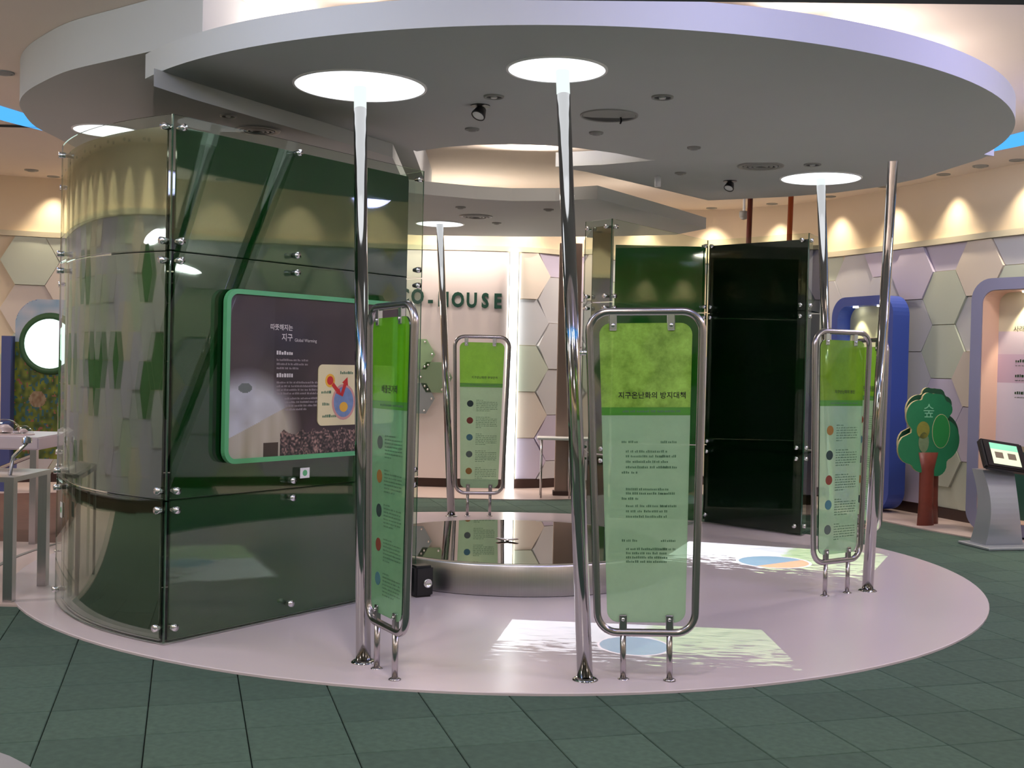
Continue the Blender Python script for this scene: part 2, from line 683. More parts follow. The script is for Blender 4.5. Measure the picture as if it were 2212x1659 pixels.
# white board on the back wall
a0 = int(2.4 * k)
wb = struct(wall_strip('wall_back_board', a0, 4 * k - 1, M_white, 0.12, 2.855, -0.05, 0.0))
wb.parent = walls['back']
wb.name = 'white_board'
del wb['kind']

# ------------------------------------------------------------------ floor tiles (dark green), laid askew
TA = math.radians(15.7)
TP = 0.392
tx, ty = Vector((math.cos(TA), math.sin(TA))), Vector((-math.sin(TA), math.cos(TA)))
org = Vector((-1.32, 4.2))


def poly_in(p, P):
    ins = False
    n = len(P)
    j = n - 1
    for i in range(n):
        if (P[i].y > p.y) != (P[j].y > p.y) and p.x < (P[j].x - P[i].x) * (p.y - P[i].y) / (P[j].y - P[i].y) + P[i].x:
            ins = not ins
        j = i
    return ins


cands = []
for i in range(-26, 30):
    for j in range(-18, 34):
        c = org + tx * (TP * (i + 0.5)) + ty * (TP * (j + 0.5))
        if not poly_in(c, WALL):
            continue
        if (c - Vector((CX, CY))).length < 2.85:
            continue
        d = Vector((c.x, c.y, 0)) - CAM
        z = d.dot(FW)
        vis = False
        if z > 0.5:
            px = 1106 + FPX * d.dot(RT) / z
            py = 829.5 - FPX * d.dot(UP) / z
            vis = -150 < px < 2360 and py < 1800
        cands.append((not vis, c.length, c))
cands.sort(key=lambda q: (q[0], q[1]))
g = 0.0022
tm = []
for mi in (M_tile, M_tile2):
    bm = bmesh.new()
    box(bm, -TP / 2 + g, TP / 2 - g, -TP / 2 + g, TP / 2 - g, -0.015, 0)
    bm.edges.ensure_lookup_table()
    bmesh.ops.bevel(bm, geom=[e for e in bm.edges if e.verts[0].co.z == 0 and e.verts[1].co.z == 0], offset=0.003, segments=1, affect='EDGES')
    me = bpy.data.meshes.new('floor_tile')
    bm.to_mesh(me); bm.free()
    me.materials.append(mi)
    tm.append(me)
rest = bmesh.new()
for n_, (hid, _, c) in enumerate(cands):
    if n_ < 290 and not hid:
        o = bpy.data.objects.new('floor_tile', tm[random.random() < 0.4])
        C.objects.link(o)
        o.parent = floor
        o.location = (c.x, c.y, random.uniform(-0.0012, 0))
        o.rotation_euler = (0, 0, TA)
    else:
        V = [rest.verts.new((q.x, q.y, -0.001)) for q in [c + tx * (a * (TP / 2 - g)) + ty * (b * (TP / 2 - g)) for a, b in ((-1, -1), (1, -1), (1, 1), (-1, 1))]]
        rest.faces.new(V)
o = link('floor_tiles', rest, M_tile, floor)
o['kind'] = 'stuff'

# light floor border along the walls
bm = bmesh.new()
cols = []
for i in range(0, 14 * k):
    p = WALL[i % NW]
    t = (WALL[(i + 1) % NW] - WALL[(i - 1) % NW]).normalized()
    n = Vector((t.y, -t.x))
    wdt = 1.15 if i < 7 * k else 1.15 - 0.35 * min(1, (i - 7 * k) / (3 * k))
    q = p + n * wdt
    cols.append([bm.verts.new((a.x, a.y, z)) for (a, z) in ((p, 0.0), (p, 0.012), (q, 0.012), (q, 0.0))])
for A, B in zip(cols[:-1], cols[1:]):
    for q in range(4):
        bm.faces.new((A[q], B[q], B[(q + 1) % 4], A[(q + 1) % 4]))
hull_fix(bm)
o = struct(link('trim_5', bm, M_pink))

# pale floor of the left exhibit and the brown floor behind it
bm = bmesh.new()
prism(bm, [(-7.2, 6.87), (-2.4, 6.84), (-2.6, 9.1), (-7.2, 9.3)], 0.0, 0.012)
struct(link('trim_6', bm, M_pink))
bm = bmesh.new()
prism(bm, [(-7.1, 9.32), (-3.0, 9.12), (-2.6, 12.7), (-6.6, 12.5)], 0.0, 0.010)
struct(link('trim_7', bm, M_brownf))
# grey floor circle that starts at the lower left corner of the view
bm = bmesh.new()
gc = Vector((-2.50, 3.38))
gr = (Vector((-1.66, 4.10)) - gc).length
prism(bm, [(gc.x + gr * math.cos(2 * PI * i / 48), gc.y + gr * math.sin(2 * PI * i / 48)) for i in range(48)], 0.0, 0.014)
struct(link('trim_8', bm, mat('grey_floor_circle', rgb(150, 152, 158), 0.4)))

# ------------------------------------------------------------------ the round platform
EL = [(-3.16, 7.52), (-2.29, 6.17), (-1.77, 5.74), (-1.3, 5.49), (-0.84, 5.31), (-0.4, 5.21), (0.03, 5.21), (0.42, 5.26), (1.0, 5.42), (1.58, 5.7),
      (2.0, 5.95), (2.58, 6.51), (3.01, 7.22), (3.23, 7.82), (3.38, 8.52), (3.34, 9.41), (3.14, 9.79), (2.2, 11.0), (1.2, 11.55), (0.62, 11.68),
      (0.04, 11.73), (-0.54, 11.62), (-0.98, 11.51), (-2.2, 10.8), (-3.2, 9.6), (-3.54, 8.72), (-3.39, 8.13)]
A_, r_ = [], []
for (x, y) in EL:
    a = math.atan2(y - CY, x - CX)
    A_.append([1, math.cos(a), math.sin(a), math.cos(2 * a), math.sin(2 * a), math.cos(3 * a), math.sin(3 * a)])
    r_.append(math.hypot(x - CX, y - CY))
co = np.linalg.lstsq(np.array(A_), np.array(r_), rcond=None)[0]


def plat_r(a):
    return float(np.dot(co, [1, math.cos(a), math.sin(a), math.cos(2 * a), math.sin(2 * a), math.cos(3 * a), math.sin(3 * a)]))


bm = bmesh.new()
lv = [(0.0, -0.0), (0.0, 0.011), (-0.004, 0.014)]
rings = []
for (dr, z) in lv:
    rings.append([bm.verts.new((CX + (plat_r(2 * PI * i / 128) + dr) * math.cos(2 * PI * i / 128), CY + (plat_r(2 * PI * i / 128) + dr) * math.sin(2 * PI * i / 128), z)) for i in range(128)])
for A, B in zip(rings[:-1], rings[1:]):
    for i in range(128):
        bm.faces.new((A[i], A[(i + 1) % 128], B[(i + 1) % 128], B[i]))
bm.faces.new(rings[-1]); bm.faces.new(rings[0][::-1])
PZ = 0.014
o = link('round_platform', bm, M_plat)
tag(o, 'large glossy white round platform under the exhibits on the green tiled floor', 'platform')

bm = bmesh.new()
prev = None
for i in range(33):
    a = math.radians(158 + i * 1.4)
    rr = [plat_r(a) + d for d in (0.17, 0.20)]
    v = [bm.verts.new((CX + r * math.cos(a), CY + r * math.sin(a), z)) for r in rr for z in (0.0, 0.018)]
    if prev:
        for (p_, q_) in ((0, 1), (1, 3), (3, 2), (2, 0)):
            bm.faces.new((prev[p_], prev[q_], v[q_], v[p_]))
    prev = v
hull_fix(bm)
struct(link('trim_9', bm, M_dgrey))

# ------------------------------------------------------------------ ceiling slabs
def pp(L, z):
    return [tuple(pix(x, y, z)[:2]) for (x, y) in L]


ZM = 3.1
mc = (0.31, 8.53)
mr = 3.07
tip = pix(325, 172, ZM)
end = pix(2150, 334, ZM)
a0 = math.atan2(tip.y - mc[1], tip.x - mc[0])
a1 = math.atan2(end.y - mc[1], end.x - mc[0])
if a1 < a0:
    a1 += 2 * PI
arc = [(mc[0] + mr * math.cos(a0 + (a1 - a0) * i / 72), mc[1] + mr * math.sin(a0 + (a1 - a0) * i / 72)) for i in range(73)]
back = pp([(2147, 337), (1926, 348), (1700, 351), (1480, 352), (1400, 345), (1330, 331), (1250, 320), (1180, 314), (1106, 312), (1030, 313), (960, 318), (900, 327), (848, 309)], ZM)
bm = bmesh.new()
prism(bm, arc + back, ZM, ZM + 0.14)
bmesh.ops.triangulate(bm, faces=[f for f in bm.faces if len(f.verts) > 4])
o = link('ceiling_canopy', bm, M_slab)
tag(o, 'broad white curved ceiling slab with lavender rim spanning the front of the platform', 'ceiling slab')

far = pp([(1420, 346), (1500, 345), (1700, 344), (1926, 341), (2140, 334), (2120, 343), (2060, 362), (1990, 385), (1900, 404), (1800, 417), (1700, 425), (1600, 430), (1530, 433), (1400, 402), (1270, 372), (1200, 360), (1300, 356), (1380, 349)], 3.18)
bm = bmesh.new()
prism(bm, far, 3.18, 3.30)
bmesh.ops.triangulate(bm, faces=[f for f in bm.faces if len(f.verts) > 4])
o = link('ceiling_canopy', bm, M_slab)
tag(o, 'white ceiling slab at the right carrying the rear disc light beside the beige wall', 'ceiling slab')

# tall drum-like slab on the left
uo = pp([(437, 78), (370, 100), (260, 126), (150, 152), (90, 178), (55, 200), (42, 222), (50, 243), (75, 272), (120, 296), (190, 330), (290, 362), (420, 385)], 3.25)
def spline_open(P, n=6):
    P = [Vector(p) for p in P]
    out = []
    for i in range(len(P) - 1):
        p0, p1, p2, p3 = P[max(0, i - 1)], P[i], P[i + 1], P[min(len(P) - 1, i + 2)]
        for k_ in range(n):
            t = k_ / n
            out.append(tuple(0.5 * ((2 * p1) + (p2 - p0) * t + (2 * p0 - 5 * p1 + 4 * p2 - p3) * t * t + (3 * p1 - p0 - 3 * p2 + p3) * t ** 3)))
    out.append(tuple(P[-1]))
    return out
uo = spline_open(uo)
uo += [(-0.9, 12.3), (-0.85, 9.2), (-1.2, 7.6)]
bm = bmesh.new()
prism(bm, uo, 3.25, ROOM_H - 0.002)
bmesh.ops.triangulate(bm, faces=[f for f in bm.faces if len(f.verts) > 4])
o = link('ceiling_canopy', bm, M_slab)
tag(o, 'deep white curved ceiling drum at the upper left with a tall pale rim', 'ceiling slab')

# lower straight-edged slab above the green booth
bm = bmesh.new()
lo_ = pp([(332, 186), (420, 215), (560, 256), (700, 296), (848, 340)], 3.0)
prism(bm, lo_ + [(-0.95, 10.2), (-2.6, 10.0), (lo_[0][0] * 1.42, lo_[0][1] * 1.42)], 3.0, 3.099)
bmesh.ops.triangulate(bm, faces=[f for f in bm.faces if len(f.verts) > 4])
o = link('ceiling_canopy', bm, M_slab)
tag(o, 'low straight-edged white ceiling slab right above the green glass booth', 'ceiling slab')

# rear low slab
bm = bmesh.new()
bs = pp([(800, 408), (940, 422), (1030, 430), (1106, 434), (1200, 434), (1290, 429), (1420, 464), (1525, 494), (1460, 507), (1300, 511), (1106, 511), (900, 508), (760, 500)], 2.98)
prism(bm, bs, 2.98, 3.095)
bmesh.ops.triangulate(bm, faces=[f for f in bm.faces if len(f.verts) > 4])
o = link('ceiling_canopy', bm, M_slab)
tag(o, 'low white ceiling slab at the back with a pointed right end', 'ceiling slab')
p = pix_depth(1420, 430, 10.2)
bm = bmesh.new()
tube(bm, [(p.x, p.y, 3.095), (p.x, p.y, 3.18)], 0.028)
o = link('hanging_rod', bm, M_whiteP, smooth=True)
tag(o, 'short white rod holding the rear low ceiling slab', 'rod')

# cyan cove ring in the room ceiling
bm = bmesh.new()
n = 96
for (ra, rb, z) in ((4.42, 4.80, ROOM_H - 0.012),):
    I = [bm.verts.new((CX + ra * math.cos(2 * PI * i / n), CY + ra * math.sin(2 * PI * i / n), z)) for i in range(n)]
    O = [bm.verts.new((CX + rb * math.cos(2 * PI * i / n), CY + rb * math.sin(2 * PI * i / n), z)) for i in range(n)]
    I2 = [bm.verts.new((v.co.x, v.co.y, ROOM_H)) for v in I]
    O2 = [bm.verts.new((v.co.x, v.co.y, ROOM_H)) for v in O]
    for i in range(n):
        j = (i + 1) % n
        if 38 < 360 * i / n < 142:
            continue
        bm.faces.new((I[i], I[j], O[j], O[i]))
        bm.faces.new((I2[j], I2[i], O2[i], O2[j]))
        bm.faces.new((I[j], I[i], I2[i], I2[j]))
        bm.faces.new((O[i], O[j], O2[j], O2[i]))
bmesh.ops.delete(bm, geom=[v for v in bm.verts if not v.link_faces], context='VERTS')
hull_fix(bm)
o = link('cove_light', bm, M_cyan)
tag(o, 'glowing cyan ring of cove light in the ceiling, seen at both edges', 'light')

# violet cove lamps that tint the canopy rim
for (x, y, e, c) in ((3.4, 5.0, 20, (0.50, 0.46, 1)), (1.2, 4.1, 15, (0.55, 0.54, 1)), (4.5, 8.2, 12, (0.48, 0.46, 1)), (-1.6, 4.3, 10, (0.66, 0.70, 1))):
    v = Vector((CX - x, CY - y, -0.35))
    q = v.to_track_quat('-Z', 'Y').to_euler()
    area('violet_cove_lamp', (x, y, ROOM_H - 0.12), 0.5, e, c, q, math.radians(150))

# fill lamps added out of sight above the canopy rim to brighten the ceiling
for dg_ in range(-150, 40, 15):
    a = math.radians(dg_)
    x, y = mc[0] + 2.35 * math.cos(a), mc[1] + 2.35 * math.sin(a)
    v = Vector((math.cos(a), math.sin(a), 0.9))
    area('cove_uplight_lamp', (x, y, 3.36), 0.2, 2.9, (1.0, 0.90, 0.86), v.to_track_quat('-Z', 'Y').to_euler())
area('cove_uplight_lamp', (0.1, 10.9, 3.28), 0.3, 14, (1.0, 0.90, 0.84), Vector((0, -1, 0.8)).to_track_quat('-Z', 'Y').to_euler())  # added fill that lightens the ceiling seen through the central hole
area('wall_sconce_lamp', (-5.6, 5.4, 2.5), 0.5, 12, (0.96, 0.96, 1.0), Vector((0.25, 0.25, 1)).to_track_quat('-Z', 'Y').to_euler())  # pair of out-of-view fills added to lift the ceiling at both sides
area('wall_sconce_lamp', (5.3, 6.2, 2.5), 0.5, 12, (0.96, 0.96, 1.0), Vector((-0.25, 0.25, 1)).to_track_quat('-Z', 'Y').to_euler())
area('hall_front_lamp', (-2.9, 4.0, 3.45), 0.6, 22, (0.96, 0.98, 1.0), Vector((0.2, 1, -0.22)).to_track_quat('-Z', 'Y').to_euler())  # added above the view to brighten the rim of the left drum

# dark door header near the visitor, upper right
bm = bmesh.new()
q0, q1 = pix_depth(1230, 1, 2.3), pix_depth(2212, 10.5, 2.25)
dv = (q1 - q0)
e0, e1 = q0 - dv * 0.1, q1 + dv * 0.6
nn = Vector((0, -1, 0))
V = [bm.verts.new(x) for x in (e0, e1, e1 + Vector((0, -.06, 0)), e0 + Vector((0, -.06, 0)))]
W = [bm.verts.new(v.co + Vector((0, 0, 0.12))) for v in V]
bm.faces.new(V); bm.faces.new(W[::-1])
for i in range(4):
    bm.faces.new((V[i], W[i], W[(i + 1) % 4], V[(i + 1) % 4]))
hull_fix(bm)
hb = link('sign_beam', bm, mat('navy_beam', rgb(30, 42, 62), 0.5))
tag(hb, 'dark navy beam crossing the top right edge close to the viewer', 'beam')
for ee in (e0 + dv * 0.05, e1 - dv * 0.05):
    bm = bmesh.new()
    tube(bm, [(ee.x, ee.y - .03, ee.z + 0.12), (ee.x, ee.y - .03, ROOM_H)], 0.008, seg=8)
    link('hanger', bm, M_dgrey, hb)


# ------------------------------------------------------------------ disc lights and poles
def disc_light(px, py, z, R, label):
    c = pix(px, py, z)
    t = thing('disc_light', label, 'ceiling light', (c.x, c.y, z), group='round disc lights in the ceiling slabs')
    bm = bmesh.new()
    lathe(bm, [(0, -0.006), (R, -0.006), (R, 0.0)], 48)
    hull_fix(bm)
    link('diffuser', bm, M_disc, t)
    bm = bmesh.new()
    lathe(bm, [(R, 0.0), (R, -0.008), (R + 0.012, -0.008), (R + 0.014, 0.0)], 48)
    link('rim', bm, M_whiteP, t, True)
    return c


dA = disc_light(778, 186, 3.1, 0.375, 'large glowing disc light at the front left of the canopy, pole rising into it')
dB = disc_light(1203, 150, 3.1, 0.262, 'glowing disc light at the front centre of the canopy above the middle pole')
dC = disc_light(1773, 385, 3.18, 0.335, 'glowing disc light on the right, close to the beige wall')
dD = disc_light(950, 483, 2.98, 0.248, 'small far disc light on the rear low slab')
dE = disc_light(232, 282, 3.25, 0.25, 'disc light at the far left above the curved glass wall')


def pole(base, top, zt, label, sleeve=0.12):
    t = thing('leaning_pole', label, 'pole', (base.x, base.y, PZ), group='leaning polished steel poles')
    b = Vector((0, 0, 0)); e = Vector((top.x - base.x, top.y - base.y, zt - PZ))
    e2 = e * (1 - sleeve / e.z) if sleeve else e
    bm = bmesh.new()
    tube(bm, [b + (e - b) * 0.0, e2], 0.0375, seg=28)
    link('tube', bm, M_steel, t, True)
    if sleeve:
        bm = bmesh.new()
        tube(bm, [e2, e * 0.999], 0.036, seg=28)
        link('light_sleeve', bm, M_sleeve, t, True)
    bm = bmesh.new()
    lathe(bm, [(0.036, 0.012), (0.05, 0.010), (0.062, 0.002), (0.062, 0.0)], 28)
    link('base_flange', bm, M_steel, t, True)
    return t


pole(pix(785, 1430, PZ), dA, 3.093, 'polished steel pole at the left, between the green booth and the narrow sign', 0.14)
pole(pix(1264, 1468, PZ), dB + Vector((0.03, 0, 0)), 3.093, 'polished steel pole at the front centre, left of the wide green sign', 0.14)
pF = pix(1874, 1276, PZ)
tF = pix_depth(1930, 330, 8.95)
pole(pF, tF + (tF - Vector((pF.x, pF.y, 0))) * 0.0, 3.18, 'polished steel pole at the right, leaning outwards in front of the blue alcove', 0)
pole(pix(1800, 1185, PZ), dC, 3.173, 'polished steel pole rising behind the right-hand sign into the rear disc light', 0.06)
pole(pix(975, 1115, PZ), dD, 2.973, 'farthest polished steel pole, beside the rear sign', 0.0)


# ------------------------------------------------------------------ ceiling fittings
def fitting(name, px, py, z, R, label, kind):
    c = pix(px, py, z)
    grp = {'downlight': 'recessed downlights', 'vent': 'round ceiling vents', 'sensor': 'small ceiling sensors'}[kind]
    t = thing(name, label, {'downlight': 'downlight', 'vent': 'vent', 'sensor': 'sensor'}[kind], (c.x, c.y, z), group=grp)
    bm = bmesh.new()
    lathe(bm, [(R, 0.0), (R * 0.98, -0.010), (R * 0.80, -0.010), (R * 0.76, -0.002)], 28)
    link('trim_ring', bm, M_dgrey if kind != 'downlight' else M_dgrey, t, True)
    bm = bmesh.new()
    if kind == 'downlight':
        lathe(bm, [(R * 0.8, -0.003), (R * 0.5, -0.005), (0, -0.005)], 24)
        link('reflector', bm, M_dark, t)  # flat dark disc paints the shade of the lamp cavity
        bm = bmesh.new()
        lathe(bm, [(0, -0.016), (R * 0.3, -0.012), (R * 0.34, -0.005)], 16)
        link('bulb', bm, M_whiteP, t, True)
    elif kind == 'vent':
        lathe(bm, [(R * 0.78, -0.003), (0, -0.003)], 28)
        link('grille_back', bm, M_dark, t)
        for q in (0.62, 0.42, 0.22):
            bm = bmesh.new()
            lathe(bm, [(R * q, -0.004), (R * q, -0.014), (R * (q + 0.10), -0.012), (R * (q + 0.11), -0.004)], 24)
            link('vane', bm, M_dgrey, t, True)
    else:
        lathe(bm, [(R * 0.8, -0.004), (R * 0.5, -0.02), (0, -0.024)], 20)
        link('dome', bm, M_dgrey, t, True)
    return t


fitting('downlight', 1067, 208, 3.1, 0.062, 'dark recessed downlight between the two front disc lights', 'downlight')
fitting('downlight', 1431, 209, 3.1, 0.066, 'dark recessed downlight right of the open ceiling hatch', 'downlight')
fitting('downlight', 1755, 355, 3.18, 0.07, 'dark recessed downlight just above the right disc light', 'downlight')
fitting('downlight', 493, 249, 3.0, 0.05, 'dark recessed downlight over the front corner of the green booth', 'downlight')
fitting('ceiling_vent', 1643, 358, 3.18, 0.19, 'wide round vent left of the right disc light', 'vent')
fitting('ceiling_vent', 1028, 467, 2.98, 0.17, 'wide round vent on the rear low slab beside the far disc light', 'vent')
fitting('ceiling_vent', 556, 280, 3.0, 0.15, 'round vent partly hidden behind the top glass of the green booth', 'vent')
for (px, py, z, d_) in ((1020, 278, 3.1, 'left of the middle pole under the gimbal spotlight'), (1288, 286, 3.1, 'below the open ceiling hatch'),
                        (1499, 318, 3.1, 'alone on the right half of the canopy'), (1470, 373, 3.18, 'left of the small right gimbal spotlight'),
                        (995, 447, 2.98, 'on the rear low slab above its vent'), (1185, 452, 2.98, 'on the rear low slab beside the middle pole'),
                        (1073, 481, 2.98, 'on the rear low slab below its vent')):
    fitting('ceiling_sensor', px, py, z, 0.05, 'small flat grey ceiling fitting ' + d_, 'sensor')
for (px, py, d_) in ((8, 156, 'at the upper left edge'), (68, 367, 'at the left above the cream wall'), (1817, 432, 'right of the rear booth near the beige wall'),
                    (2118, 358, 'at the right, under the end of the cyan light')):
    fitting('ceiling_sensor', px, py, ROOM_H, 0.075, 'flat round fitting ' + d_, 'sensor')
for (px, py, d_) in ((45, 387, 'close to the left wall'), (20, 271, 'below the cyan light at the left edge')):
    c = pix(px, py, ROOM_H)
    t = thing('linear_diffuser', 'slim linear air diffuser in the room ceiling ' + d_, 'vent', (c.x, c.y, ROOM_H))
    bm = bmesh.new()
    frame_xz(bm, [(-0.3, -0.05), (0.3, -0.05), (0.3, 0.05), (-0.3, 0.05)], [(-0.285, -0.035), (0.285, -0.035), (0.285, 0.035), (-0.285, 0.035)], 0.0, 0.01)
    hull_fix(bm)
    o = link('frame', bm, M_dgrey, t); o.rotation_euler = (PI / 2, 0, 0); 
    for q in (-0.02, 0.0, 0.02):
        bm = bmesh.new()
        box(bm, -0.285, 0.285, q - 0.004, q + 0.004, -0.012, 0.0)
        link('slat', bm, M_dark, t)
# open hatch
c = pix(1316, 249, ZM)
t = thing('ceiling_hatch', 'large open round ceiling hatch with a dangling latch right of the middle pole', 'hatch', (c.x, c.y, ZM))
bm = bmesh.new()
lathe(bm, [(0.185, 0), (0.183, -0.008), (0.172, -0.008), (0.170, 0)], 40)
link('trim_ring', bm, M_dgrey, t, True)
bm = bmesh.new()
lathe(bm, [(0.171, -0.002), (0, -0.002)], 40)
link('opening', bm, M_dark, t)  # no real hole: dark disc paints the shaded inside of the hatch
bm = bmesh.new()
prism(bm, [(0.168 * math.cos(a), 0.168 * math.sin(a) + 0.0) for a in [math.radians(v) for v in range(170, 371, 10)]] + [(0.1, 0.05), (-0.1, 0.05)], -0.006, -0.003)
link('cover_plate', bm, M_dgrey, t)
bm = bmesh.new()
tube(bm, [(0.075, 0.03, -0.002), (0.08, 0.02, -0.03), (0.072, 0.0, -0.05)], 0.006, seg=8)
link('latch', bm, M_black, t)


def gimbal(px, py, z, label, lit, s=1.0, aim=(0, -0.5, -1)):
    c = pix(px, py, z)
    t = thing('gimbal_spotlight', label, 'spotlight', (c.x, c.y, z), group='small gimbal spotlights')
    bm = bmesh.new()
    lathe(bm, [(0.06 * s, 0), (0.06 * s, -0.006), (0, -0.006)], 24)
    link('mount', bm, M_black, t)
    q = Vector(aim).to_track_quat('-Z', 'Y').to_euler()
    bm = bmesh.new()
    lathe(bm, [(0, 0.02), (0.03 * s, 0.02), (0.045 * s, -0.03), (0.045 * s, -0.04), (0.038 * s, -0.04)], 20)
    o = link('lamp_housing', bm, M_clamp if lit else M_black, t, True)
    o.rotation_euler = q
    o.location = (0, 0, -0.035)
    bm = bmesh.new()
    lathe(bm, [(0.039 * s, -0.036), (0, -0.036)], 20)
    f = link('lamp_face', bm, M_lamp if lit else M_whiteP, t)
    f.rotation_euler = q
    f.location = (0, 0, -0.035)
    return c


g1 = gimbal(448, 195, ZM, 'brightly lit gimbal spotlight at the upper left under the canopy edge', True, 1.0, (0.1, -0.55, -1))
g2 = gimbal(1038, 228, ZM, 'gimbal spotlight with white square front between the disc lights', False, 1.0, (-0.4, -0.5, -1))
g3 = gimbal(1577, 391, 3.18, 'small gimbal spotlight on the right rear canopy', False, 1.0, (-0.4, -0.5, -1))
# security dome camera
p = pix_depth(1607, 462, 13.4)
t = thing('security_camera', 'small grey dome camera hanging from the ceiling above the rear green booth', 'camera', (p.x, p.y, p.z))
bm = bmesh.new()
lathe(bm, [(0, -0.07), (0.03, -0.062), (0.05, -0.04), (0.055, 0.0), (0.05, 0.03), (0, 0.03)], 20)
link('dome', bm, M_dgrey, t, True)
bm = bmesh.new()
tube(bm, [(0, 0, 0.03), (0, 0, ROOM_H - p.z)], 0.015, seg=8)
link('stem', bm, M_whiteP, t)

# wall washers: recessed downlights in the room ceiling close to the wall
first = None
Lall = seg_len(0, NW)
s = 0.55
idx = 0
while s < Lall[-1] - 0.4:
    p, t_ = wall_frame(0, Lall, s)
    n_in = Vector((t_.y, -t_.x))
    q = p + n_in * 0.19
    if first is None:
        first = thing('wall_washer', 'recessed downlight close to the wall throwing a warm scallop of light', 'downlight', (q.x, q.y, ROOM_H), group='wall washer downlights around the room')
        bm = bmesh.new()
        lathe(bm, [(0.07, 0.0), (0.068, -0.008), (0.055, -0.008), (0.05, -0.001), (0, -0.001)], 20)
        link('trim_ring', bm, M_dgrey, first, True)
        ww = bpy.data.lights.new('wall_washer_lamp', 'SPOT')
        ww.energy = 52
        ww.color = (1.0, 0.84, 0.62)
        ww.spot_size = math.radians(84)
        ww.spot_blend = 1.0
        ww.shadow_soft_size = 0.03
        cur = first
    else:
        cur = copy_tree(first)
        cur.location = (q.x, q.y, ROOM_H)
    lo = bpy.data.objects.new('wall_washer_lamp', ww)
    C.objects.link(lo)
    lo.location = (q.x, q.y, ROOM_H - 0.02)
    v = Vector((-n_in.x * 0.02, -n_in.y * 0.02, -1))
    lo.rotation_euler = v.to_track_quat('-Z', 'Y').to_euler()
    s += 0.92
    idx += 1

# ------------------------------------------------------------------ glass booths
def panel_frame(P0, P1):
    """matrix helpers for a vertical flat panel running P0->P1"""
    d = Vector((P1[0] - P0[0], P1[1] - P0[1]))
    return d.length, math.atan2(d.y, d.x)


ROWS = [(0.025, 0.755), (0.763, 2.045), (2.053, 2.745)]


def face(parent, P0, P1, core=None, s0=0.05, s1=0.09, clampx=(), nside=-1, core_off=0.03, glass=True, rows=ROWS, ends=(True, True)):
    """flat booth face P0->P1: clear panes outside, back-painted panels inside, chrome clamps.
    nside: -1 -> the outside is the local -y side"""
    L, a = panel_frame(P0, P1)
    M = Matrix.Translation((P0[0], P0[1], PZ)) @ Matrix.Rotation(a, 4, 'Z')
    def put(o):
        o.matrix_local = M
    for ri, (z0, z1) in enumerate(rows):
        z0, z1 = z0 - PZ + 0.0, z1 - PZ
        if glass:
            bm = bmesh.new()
            ya, yb = (0, 0.008) if nside < 0 else (-0.008, 0)
            box(bm, 0, L, ya, yb, z0, z1)
            g_ = link('glass_pane', bm, [M_glass, M_edge], parent)
            for pl in g_.data.polygons:
                if abs(pl.normal.y) < 0.5:
                    pl.material_index = 1
            put(g_)
        if core:
            bm = bmesh.new()
            y0 = core_off * (-nside)
            ya, yb = sorted((y0, y0 + 0.012 * (-nside)))
            zt = z1 - (0.05 if ri == 2 else 0.0)
            box(bm, s0, L - s1, ya, yb, z0, zt)
            put(link('backing_panel', bm, core, parent))
    if glass:
        for x in clampx:
            for z in (0.10, 0.755 - 0.045, 0.755 + 0.055, 2.045 - 0.045, 2.045 + 0.055, 2.745 - 0.06):
                bm = bmesh.new()
                y = 0.022 * nside
                tube(bm, [(x, y, z - PZ), (x, 0, z - PZ), (x, core_off * -nside, z - PZ)], [0.019, 0.019, 0.012], seg=12)
                put(link('glass_clamp', bm, M_clamp, parent, True))


# --- left booth
Bc = Vector((-1.765, 5.94)); Bi = Vector((-0.60, 7.54)); Bl = Vector((-2.72, 6.94))
booth = thing('glass_booth', 'tall dark green glass booth with a curved left side and a framed poster', 'exhibit booth')
dirv = (Bi - Bc).normalized()
Lf = (Bi - Bc).length
face(booth, Bc, Bi, M_core, 0.055, 0.12, (0.06, Lf * 0.44, Lf - 0.05))
# inner radial closing wall and back
face(booth, Bi, (-1.15, 8.1), M_coreD, 0.12, 0.05, ())
face(booth, (-2.55, 7.25), (-1.15, 8.1), M_coreD, 0.02, 0.02, (), nside=1, glass=False)
# curved face
ac = math.atan2(Bc.y - CY, Bc.x - CX); al = math.atan2(Bl.y - CY, Bl.x - CX)
rc, rl = (Bc - Vector((CX, CY))).length, (Bl - Vector((CX, CY))).length
if al > 0: al -= 2 * PI
NSEG = 24
def arc_pt(f, off=0.0):
    a = ac + (al - ac) * f
    r = rc + (rl - rc) * f + 0.035 * math.sin(PI * f) - off
    return Vector((CX + r * math.cos(a), CY + r * math.sin(a)))
for ri, (z0, z1) in enumerate(ROWS):
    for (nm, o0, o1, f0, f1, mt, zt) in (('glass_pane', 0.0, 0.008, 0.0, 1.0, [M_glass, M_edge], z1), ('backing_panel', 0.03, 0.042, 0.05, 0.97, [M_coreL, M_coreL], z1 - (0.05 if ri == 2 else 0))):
        bm = bmesh.new()
        cols = []
        for i in range(NSEG + 1):
            f = f0 + (f1 - f0) * i / NSEG
            a_, b_ = arc_pt(f, o0), arc_pt(f, o1)
            cols.append([bm.verts.new((q.x, q.y, z)) for (q, z) in ((a_, z0), (a_, zt), (b_, zt), (b_, z0))])
        for A, B in zip(cols[:-1], cols[1:]):
            for q in range(4):
                bm.faces.new((A[q], B[q], B[(q + 1) % 4], A[(q + 1) % 4])).material_index = q % 2
        bm.faces.new(cols[0][::-1]).material_index = 1; bm.faces.new(cols[-1]).material_index = 1
        hull_fix(bm)
        o = link(nm, bm, mt, booth, True)
        for e in o.data.edges: pass
        o.data.set_sharp_from_angle(angle=math.radians(40))
